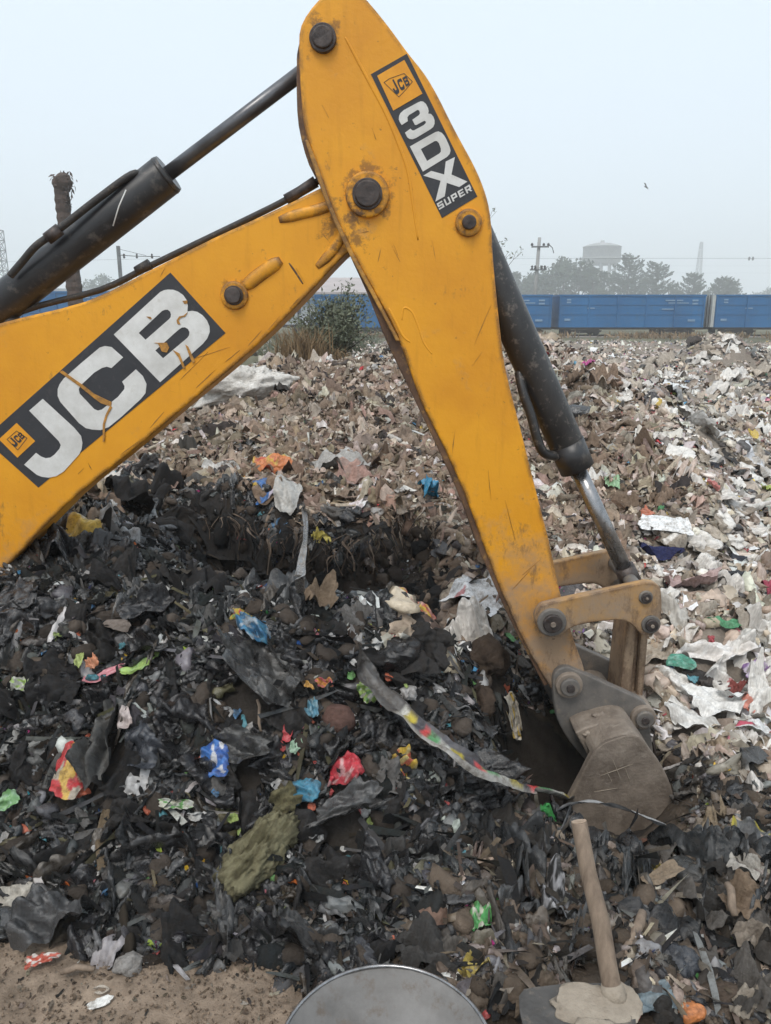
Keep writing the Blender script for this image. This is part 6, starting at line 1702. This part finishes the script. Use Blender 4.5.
# dried mud caked on the blade
for (mx, my, mw, mh, sd_) in ((590, 1004, 84, 44, 5), (626, 1000, 30, 40, 6), (600, 1040, 60, 40, 7)):
    c = Vector(onplane(mx, my, 0.080, 0.12)); k = mpp(c)
    U = lumps(1, 4, 0.10, 1.0, np.random.default_rng(sd_), False)[0]; U /= np.abs(U).max(0)
    mk("caked_mud", U * np.array([mw * k / 2, mh * k / 2 * 1.3, 0.0045]) * (1 + 0.14 * perlin(U[:, 0] * 3.2, U[:, 1] * 3.2, 5)[:, None]) + np.array(c), ICO[4][1], M['caked'], t, smooth=True)
OCC.append((B0.x - 0.06, B0.y, 0.16)); OCC.append((B0.x, B0.y + 0.10, 0.12)); OCC.append((B0.x - .02, B0.y - 0.12, 0.16))

pc = Vector(onplane(386, 1056, 0.14, 0.0))
kp = mpp(pc)
rp = 109 * kp
t = empty("metal_pan", (pc.x, pc.y, 0.0), "round grey metal pan with thin bright rim at the bottom edge of the picture", "pan")
prof = [(0.001, 0.022), (rp * 0.45, 0.024), (rp * 0.70, 0.036), (rp * 0.88, 0.066), (rp * 0.985, 0.098), (rp * 1.0, 0.101), (rp * 1.012, 0.097), (rp * 0.90, 0.062), (rp * 0.72, 0.030), (rp * 0.46, 0.017), (0.001, 0.015)]
Vp, Fp = lathe(prof, pc.x, pc.y, 72)
Vp = [(v[0], v[1], v[2] + 0.04 + 0.004 * float(perlin(v[0] * 14, v[1] * 14, 71)) + 0.0015 * float(perlin(v[0] * 45, v[1] * 45, 72))) for v in Vp]
o = mk("bowl", Vp, Fp, M['pan'], t, smooth=True)
Vr = []
ringp = [(pc.x + (rp * 1.004) * math.cos(a * 2 * math.pi / 72), pc.y + (rp * 1.004) * math.sin(a * 2 * math.pi / 72), 0.142) for a in range(73)]
tube("rim", ringp, 0.0042, M['chrome'], t, 8)
OCC.append((pc.x, pc.y, rp * 1.3))

# ---- many single rags, bags, wrappers, clods, told apart only by kind, colour and heap
GEN = [
    (BLACK, "cloth_scrap", 85, (24, 62), [(0.024, 0.024, 0.025), (0.034, 0.033, 0.033)], 'cloth', 's', "ragged black cloth scrap on the black heap", "black cloth scraps on the black heap"),
    (BLACK, "bin_bag", 95, (24, 68), [(0.016, 0.016, 0.017), (0.024, 0.024, 0.026)], 'film', 's', "flattened black bin bag on the black heap", "flattened black bags on the black heap"),
    (BLACK, "bin_bag", 60, (16, 40), [(0.016, 0.016, 0.017), (0.026, 0.026, 0.027)], 'film', 'b', "balled-up black bin bag on the black heap", "balled-up black bags on the black heap"),
    (BLACK, "rag", 60, (18, 48), [(0.07, 0.068, 0.066), (0.10, 0.098, 0.095), (.14, .135, .13)], 'cloth', 's', "dull grey rag on the black heap", "grey rags on the black heap"),
    (BLACK, "clod", 56, (12, 28), [(0.075, 0.060, 0.049), (0.10, 0.077, 0.06)], 'mineral', 'l', "dark brown earth clod on the black heap", "earth clods on the black heap"),
    (BLACK, "wrapper", 64, (5, 14), [(0.42, 0.05, 0.05), (0.55, 0.12, 0.05)], 'print', 's', "small red or orange wrapper scrap on the black heap", "small red and orange scraps on the black heap"),
    (BLACK, "wrapper", 54, (5, 14), [(0.05, 0.18, 0.36), (0.06, 0.26, 0.32)], 'print', 's', "small blue or teal wrapper scrap on the black heap", "small blue and teal scraps on the black heap"),
    (BLACK, "wrapper", 40, (5, 13), [(0.14, 0.36, 0.10), (0.30, 0.40, 0.10)], 'print', 's', "small green wrapper scrap on the black heap", "small green scraps on the black heap"),
    (BLACK, "paper_scrap", 110, (5, 19), [(0.48, 0.47, 0.45), (0.34, 0.33, 0.32)], 'film', 's', "small whitish paper or film scrap on the black heap", "whitish scraps on the black heap"),
    (DARK, "clod", 80, (12, 32), [(0.13, 0.10, 0.077), (0.16, 0.125, 0.095), (0.10, 0.078, 0.06)], 'mineral', 'l', "brown earth clod on the dark debris in front of the pit", "brown clods in front of the pit"),
    (DARK, "rag", 60, (18, 52), [(0.04, 0.038, 0.036), (0.07, 0.064, 0.058), (.12, .11, .10)], 'cloth', 's', "dark grey rag on the brown debris in front of the pit", "dark rags in front of the pit"),
    (DARK, "bin_bag", 46, (16, 40), [(0.022, 0.022, 0.023), (0.035, 0.035, 0.036)], 'film', 'b', "crumpled black plastic on the brown debris in front of the pit", "black plastic pieces in front of the pit"),
    (DARK, "paper_scrap", 44, (9, 30), [(0.34, 0.29, 0.23), (0.26, 0.22, 0.18)], 'cloth', 's', "beige paper or card scrap on the brown debris in front of the pit", "beige scraps in front of the pit"),
    (DARK, "wrapper", 40, (5, 13), [(0.45, 0.06, 0.06), (0.10, 0.3, 0.10), (0.05, 0.16, 0.36), (.5, .36, .05)], 'print', 's', "small bright wrapper scrap on the brown debris in front of the pit", "bright scraps in front of the pit"),
    (BROWN, "rag", 110, (16, 52), [(0.26, 0.19, 0.14), (0.33, 0.25, 0.19), (0.19, 0.138, 0.10)], 'cloth', 's', "mud brown rag on the brown heap", "mud brown rags on the brown heap"),
    (BROWN, "card_scrap", 80, (11, 32), [(0.46, 0.39, 0.32), (0.38, 0.32, 0.26)], 'cloth', 's', "beige card or paper scrap on the brown heap", "beige scraps on the brown heap"),
    (BROWN, "plastic_bag", 60, (9, 26), [(0.50, 0.48, 0.45), (0.42, 0.40, 0.375)], 'film', 'b', "pale grey plastic bag on the brown heap", "pale plastic bags on the brown heap"),
    (BROWN, "plastic_bag", 26, (9, 22), [(0.04, 0.038, 0.038), (0.055, 0.052, 0.05)], 'film', 's', "black plastic bag scrap on the brown heap", "black bag scraps on the brown heap"),
    (BROWN, "wrapper", 50, (5, 11), [(0.48, 0.06, 0.06), (0.05, 0.17, 0.38), (.55, .38, .05), (0.08, .3, .12), (.5, .18, .2)], 'print', 's', "small bright wrapper scrap on the brown heap", "bright scraps on the brown heap"),
    (FIELD, "plastic_bag", 120, (14, 58), [(0.76, 0.73, 0.68), (0.66, 0.62, 0.57)], 'film', 's', "off-white plastic bag on the pale rubbish field", "off-white bags on the rubbish field"),
    (FIELD, "card_scrap", 85, (14, 50), [(0.54, 0.465, 0.38), (0.46, 0.40, 0.33)], 'cloth', 's', "beige rag or card on the pale rubbish field", "beige pieces on the rubbish field"),
    (FIELD, "rag", 44, (10, 30), [(0.06, 0.057, 0.056), (0.10, 0.09, 0.085), (.05, .055, .07)], 'cloth', 's', "dark rag on the pale rubbish field", "dark rags on the rubbish field"),
    (FIELD, "wrapper", 24, (6, 13), [(0.48, 0.05, 0.07), (0.55, 0.2, 0.2)], 'print', 's', "red or pink wrapper scrap on the pale rubbish field", "red and pink scraps on the rubbish field"),
    (FIELD, "wrapper", 22, (6, 13), [(0.06, 0.2, 0.42), (0.1, .34, .42), (.08, .32, .16)], 'print', 's', "blue or green wrapper scrap on the pale rubbish field", "blue and green scraps on the rubbish field"),
    (FIELD, "wrapper", 16, (6, 12), [(0.58, 0.40, 0.05), (0.6, .22, .05)], 'print', 's', "yellow or orange wrapper scrap on the pale rubbish field", "yellow and orange scraps on the rubbish field"),
]
r = np.random.default_rng(123)
big = len(OCC)
OA = np.zeros((4000, 3)); OA[:big] = np.array(OCC)
ARMPOLY = [(0, 300), (320, 180), (300, 40), (400, 30), (500, 260), (520, 300), (590, 460), (640, 570), (665, 590), (660, 640), (650, 700), (555, 690), (480, 545), (350, 262), (0, 568)]
NCAND = 26000
cx_ = r.uniform(-5, 776, NCAND); cy_ = r.uniform(338, 1022, NCAND)
X = np.empty(NCAND); Yv = np.empty(NCAND)
for i in range(0, NCAND, 2000): X[i:i + 2000], Yv[i:i + 2000] = hit(cx_[i:i + 2000], cy_[i:i + 2000])
Z = zone(X, Yv)
BH = base_h(X, Yv)
used = np.zeros(NCAND, bool)
for (zn, kind, n, (s0, s1), pal, mat, bld, label, group) in GEN:
    k = 0
    for i in np.where((Z == zn) & (Yv < 26) & ~used)[0]:
        if k >= n: break
        if carve(X[i], Yv[i]) > 0.08: continue
        if 0.36 < X[i] < 1.1 and 2.3 < Yv[i] < 3.2 and BH[i] < -0.1: continue
        # nothing of the arm hides it: skip what lies straight behind boom and dipper
        if inpoly(cx_[i:i + 1], cy_[i:i + 1], ARMPOLY)[0]: continue
        s = r.uniform(s0, s1) * np.clip(2.6 / Yv[i], 0.35, 1.25) ** 0.5
        wm = s * mpp((X[i], Yv[i], 0.2))
        if len(OCC) and ((X[i] - OA[:len(OCC), 0]) ** 2 + (Yv[i] - OA[:len(OCC), 1]) ** 2 < (0.45 * OA[:len(OCC), 2] + 0.22 * wm) ** 2).any(): continue
        if (X[i] - PAN[0]) ** 2 + (Yv[i] - PAN[1]) ** 2 < 0.30 ** 2: continue
        pc_ = [pal[r.integers(0, len(pal))]]
        sd_ = int(r.integers(0, 10 ** 6))
        asp = r.uniform(0.4, 1.0)
        used[i] = True
        if bld == 's':
            sheet(kind, label, kind.replace('_', ' '), cx_[i], cy_[i], s, s * asp, r.uniform(-60, 60), pc_, mat, sd_, amp=r.uniform(0.24, 0.46), foldp=0.6, curl=1.3, ragged=r.uniform(0.08, 0.26), res=int(np.clip(s * 0.6, 7, 30)), group=group, lift=0.018, tuck=r.uniform(0, 0.9), drape=0.95, smooth=True, sharp=bool(r.random() < .3))
        elif bld == 'b':
            lump(kind, label, kind.replace('_', ' '), cx_[i], cy_[i], s, s * r.uniform(0.55, 0.95), r.uniform(-60, 60), pc_, mat, sd_, amp=0.5, sub=4, group=group, depth=s * 0.6, smooth=True)
        else:
            lump(kind, label, kind, cx_[i], cy_[i], s, s * r.uniform(0.6, 1.0), r.uniform(-60, 60), pc_, mat, sd_, amp=0.36, sub=3, group=group, depth=s * 0.7, smooth=False)
        OA[len(OCC) - 1] = OCC[-1]
        k += 1
OCC = [(a, b, c * (0.9 if i < big else 0.45)) for i, (a, b, c) in enumerate(OCC)]

OCC.append((float(P(335, 330, 9.7)[0]), 9.6, 0.75))
# ---- the rest of the refuse, which nobody could count
NZ = (BLACK, DARK)
TK = dict(smooth=True, pops=False, sharp=False)
stuff_sheets("matted_rags", "matted layer of torn rags and film covering the near heaps", 6500, 1.5, 5.2, 11, 9, 0.034, (1.0, 4.0), 'cloth', NZ, amp=0.30, tilt=0.15, lift=(-0.010, 0.008), tuck=0.7, conform=0.9, foldp=0.15, **TK)
stuff_sheets("matted_film", "torn black and grey film matted into the near heaps", 6500, 1.5, 5.2, 11, 9, 0.028, (1.0, 4.0), 'film', NZ, amp=0.36, tilt=0.2, lift=(-0.010, 0.010), tuck=0.7, conform=0.9, foldp=0.2, **TK)
stuff_sheets("twisted_strands", "twisted strands of rag and film on the near heaps", 3600, 1.5, 5.2, 14, 5, 0.022, (4, 10), 'cloth', NZ, amp=0.5, tilt=0.15, lift=(-0.006, 0.010), tuck=0.9, conform=0.9, foldp=0.1, curl=0.8, **TK)
stuff_sheets("loose_flaps", "loose flaps of film standing up from the near heaps", 1800, 1.5, 5.0, 12, 10, 0.022, (1.0, 2.4), 'film', NZ, amp=0.55, tilt=0.35, lift=(-0.008, 0.012), tuck=0.2, foldp=0.6, **TK)
stuff_sheets("long_film", "long wet strips of film and rag lying over the near heaps", 950, 1.68, 4.8, 34, 7, 0.037, (4, 9), 'film', NZ, pal=[(0.017, 0.019, 0.02), (0.03, 0.032, 0.034), (0.05, 0.052, 0.054), (0.085, 0.086, 0.087), (0.02, 0.02, 0.021), (0.06, 0.05, 0.04)], amp=0.8, tilt=0.1, lift=(0.0, 0.012), tuck=0.6, conform=0.95, foldp=0.1, curl=0.3, **TK)
stuff_lumps("crumpled_bits", "crumpled bits of film and cloth pressed into the near heaps", 11000, 1.5, 5.2, 2, 0.016, NZ, pal='zone', amp=0.62, mat='film', flatz=0.5, smooth=True, crisp=False)
stuff_sheets("fine_scraps", "fine scraps and shreds strewn over the near heaps", 52000, 1.5, 4.6, 4, 4, 0.0062, (1.0, 3.0), 'cloth', NZ, amp=0.5, tilt=0.6, lift=(0.002, 0.030), smooth=True)
stuff_sheets("fibre_shreds", "fibres and straw strewn over the near heaps", 7000, 1.5, 5.0, 6, 2, 0.018, (12, 30), 'cloth', NZ, amp=0.2, tilt=0.4, lift=(0.0, 0.018), ragged=0.1, foldp=0.1, pops=False)
stuff_lumps("crumbs_of_soil", "crumbs and clods of soil over the near heaps", 52000, 1.45, 4.6, 1, 0.0055, (BLACK, DARK, BROWN))
stuff_lumps("soil_clods", "clods of soil mixed into the near heaps", 5200, 1.5, 6, 2, 0.018, (BLACK, DARK, BROWN))
stuff_sheets("brown_rags", "matted brown rags and paper covering the brown heap", 15000, 2.4, 11.5, 9, 7, 0.042, (1.0, 3.6), 'cloth', (BROWN,), amp=0.46, tilt=0.18, lift=(-0.012, 0.012), grow=0.18, tuck=0.6, conform=0.9, foldp=0.2, **TK)
stuff_sheets("brown_strands", "twisted strands of rag over the brown heap", 5000, 2.4, 11.5, 14, 5, 0.030, (3, 7), 'cloth', (BROWN,), amp=0.45, tilt=0.2, lift=(-0.005, 0.02), grow=0.15, tuck=0.7, conform=0.9, foldp=0.1, curl=0.8, **TK)
stuff_sheets("brown_flaps", "loose flaps of paper and film standing up from the brown heap", 4500, 2.4, 11.5, 9, 7, 0.028, (1.0, 2.0), 'film', (BROWN,), amp=0.5, tilt=0.35, lift=(-0.01, 0.02), grow=0.15, tuck=0.2, foldp=0.5, **TK)
stuff_lumps("crumpled_litter", "crumpled bits of paper and film over the brown heap", 20000, 2.4, 11.5, 2, 0.022, (BROWN,), pal='zone', amp=0.6, mat='cloth', flatz=0.5, smooth=True, grow=0.25, crisp=False)
stuff_sheets("brown_shreds", "shreds and straw strewn over the brown heap", 16000, 2.4, 11.5, 6, 2, 0.022, (9, 22), 'cloth', (BROWN,), amp=0.18, tilt=0.4, lift=(0.0, 0.025), ragged=0.15, foldp=0.15, pops=False)
stuff_sheets("brown_scraps", "small scraps strewn over the brown heap", 46000, 2.4, 11.5, 4, 4, 0.0125, (1.0, 2.8), 'film', (BROWN,), amp=0.45, tilt=0.5, lift=(0.0, 0.025), grow=0.3, smooth=True)
stuff_sheets("field_rubbish", "matted rags, bags and paper covering the field", 24000, 2.2, 40, 8, 7, 0.046, (1.0, 3.0), 'film', (FIELD,), amp=0.30, tilt=0.14, lift=(-0.012, 0.012), grow=0.36, tuck=0.5, conform=0.9, foldp=0.25, **TK)
stuff_sheets("field_flaps", "loose bags and sheets standing up from the field", 8000, 2.2, 40, 8, 6, 0.032, (1.0, 2.6), 'film', (FIELD,), amp=0.42, tilt=0.4, lift=(-0.01, 0.02), grow=0.4, tuck=0.2, foldp=0.5, **TK)
stuff_lumps("crumpled_bags", "crumpled bags and paper over the field", 16000, 2.2, 40, 2, 0.024, (FIELD,), pal='zone', amp=0.6, mat='film', flatz=0.5, smooth=True, grow=0.45, crisp=False)
stuff_sheets("field_scraps", "small scraps strewn over the field", 76000, 2.2, 46, 3, 3, 0.0125, (1.0, 2.8), 'film', (FIELD,), amp=0.45, tilt=0.45, lift=(0.0, 0.025), grow=0.7, smooth=True)
stuff_sheets("grass_litter", "scattered litter on the rough grass at left", 2600, 9, 48, 4, 4, 0.032, (1.0, 2.6), 'film', (GRASS,), amp=0.36, tilt=0.4, grow=0.5, amax=0.6)
stuff_lumps("dirt_crumbs", "crumbs of earth and grit on the bare dirt", 6500, 1.38, 2.0, 1, 0.0024, (DIRT,))
stuff_sheets("dirt_litter", "bits of paper, straw and char on the bare dirt", 900, 1.38, 2.0, 3, 3, 0.0045, (1.0, 4.0), 'cloth', (DIRT,), amp=0.25, tilt=0.25, lift=(0.0, 0.004))

# shreds hanging from the lip of the cut, lumps in its face
n = 170
x = rng.uniform(-1.02, 0.36, n)
back = 4.04 + 0.10 * np.sin(5 * x) + 0.10 * perlin(x * 4.5, x * 0 + 3.3, 55) + 0.06 * perlin(x * 13, x * 0 + 1.3, 56)
y = back + rng.uniform(-0.02, 0.07, n)
z = base_h(x, back + 0.08) + rng.uniform(-0.05, 0.015, n)
ln = rng.uniform(0.03, 0.26, n) * rng.uniform(0.4, 1.0, n); wd = rng.uniform(0.0015, 0.009, n)
V = np.zeros((n, 12, 3)); dx = rng.normal(0, 0.07, n); dy = -rng.uniform(0.02, 0.09, n)
for k in range(6):
    s = k / 5
    cx_k = x + dx * s + 0.012 * np.sin(s * 6 + x * 40); cy_k = y + dy * s ** 0.7; cz_k = z + 0.02 * np.sin(s * 3.1) - ln * s ** 1.2
    ww = wd * (1 - 0.6 * s) * (1 + 0.4 * np.sin(s * 9 + x * 30)); an = 0.9 * np.sin(x * 50 + s * 2)
    for q, sg in enumerate((-1, 1)):
        V[:, 2 * k + q] = np.stack([cx_k + sg * ww * np.cos(an), cy_k + sg * ww * np.sin(an), cz_k], -1)
f6 = np.array([[2 * k, 2 * k + 1, 2 * k + 3, 2 * k + 2] for k in range(5)])
Fq = (f6[None] + (np.arange(n) * 12)[:, None, None]).reshape(-1, 4)
pal_ = np.array([(0.14, 0.105, 0.08), (0.08, 0.06, 0.046), (0.03, 0.03, 0.03), (0.20, 0.155, 0.12), (0.015, 0.016, 0.017)])
C = np.repeat(pal_[rng.integers(0, 5, n)] * rng.uniform(0.7, 1.3, (n, 1)), 12, 0)
tag(mk("hanging_shreds", V.reshape(-1, 3), Fq, M['cloth'], smooth=True, col=C), "shreds and roots hanging from the lip of the dark hollow", "refuse", kind='stuff')
def wall_lumps(name, label, N, sub, size, pal):
    x = rng.uniform(-1.05, 0.4, N); y = rng.uniform(3.1, 4.12, N)
    k = carve(x, y) > 0.04
    x, y = x[k], y[k]; n = len(x)
    L = lumps(n, sub, 0.5, 0.8, rng, True) * (size * np.clip(np.exp(rng.normal(0, 0.5, n)), .4, 2.2))[:, None, None]
    Pw = np.einsum('nij,nkj->nki', frames(normal(x, y), rng.uniform(0, 6.28, n), np.abs(rng.normal(0, 0.4, n))), L) + np.stack([x, y, ter(x, y)], -1)[:, None, :]
    nv = len(ICO[sub][0])
    C = np.repeat(np.array(pal)[rng.integers(0, len(pal), n)] * rng.uniform(.7, 1.4, (n, 1)), nv, 0)
    tag(mk(name, Pw.reshape(-1, 3), (ICO[sub][1][None] + (np.arange(n) * nv)[:, None, None]).reshape(-1, 3), M['mineral'], col=C), label, "refuse", kind='stuff')
wall_lumps("cut_face_lumps", "lumps of black soil and rag in the face of the dark hollow", 900, 2, 0.030, [(0.018, 0.017, 0.017), (0.035, 0.029, 0.025), (0.05, 0.04, 0.032), (0.012, 0.013, 0.014)])
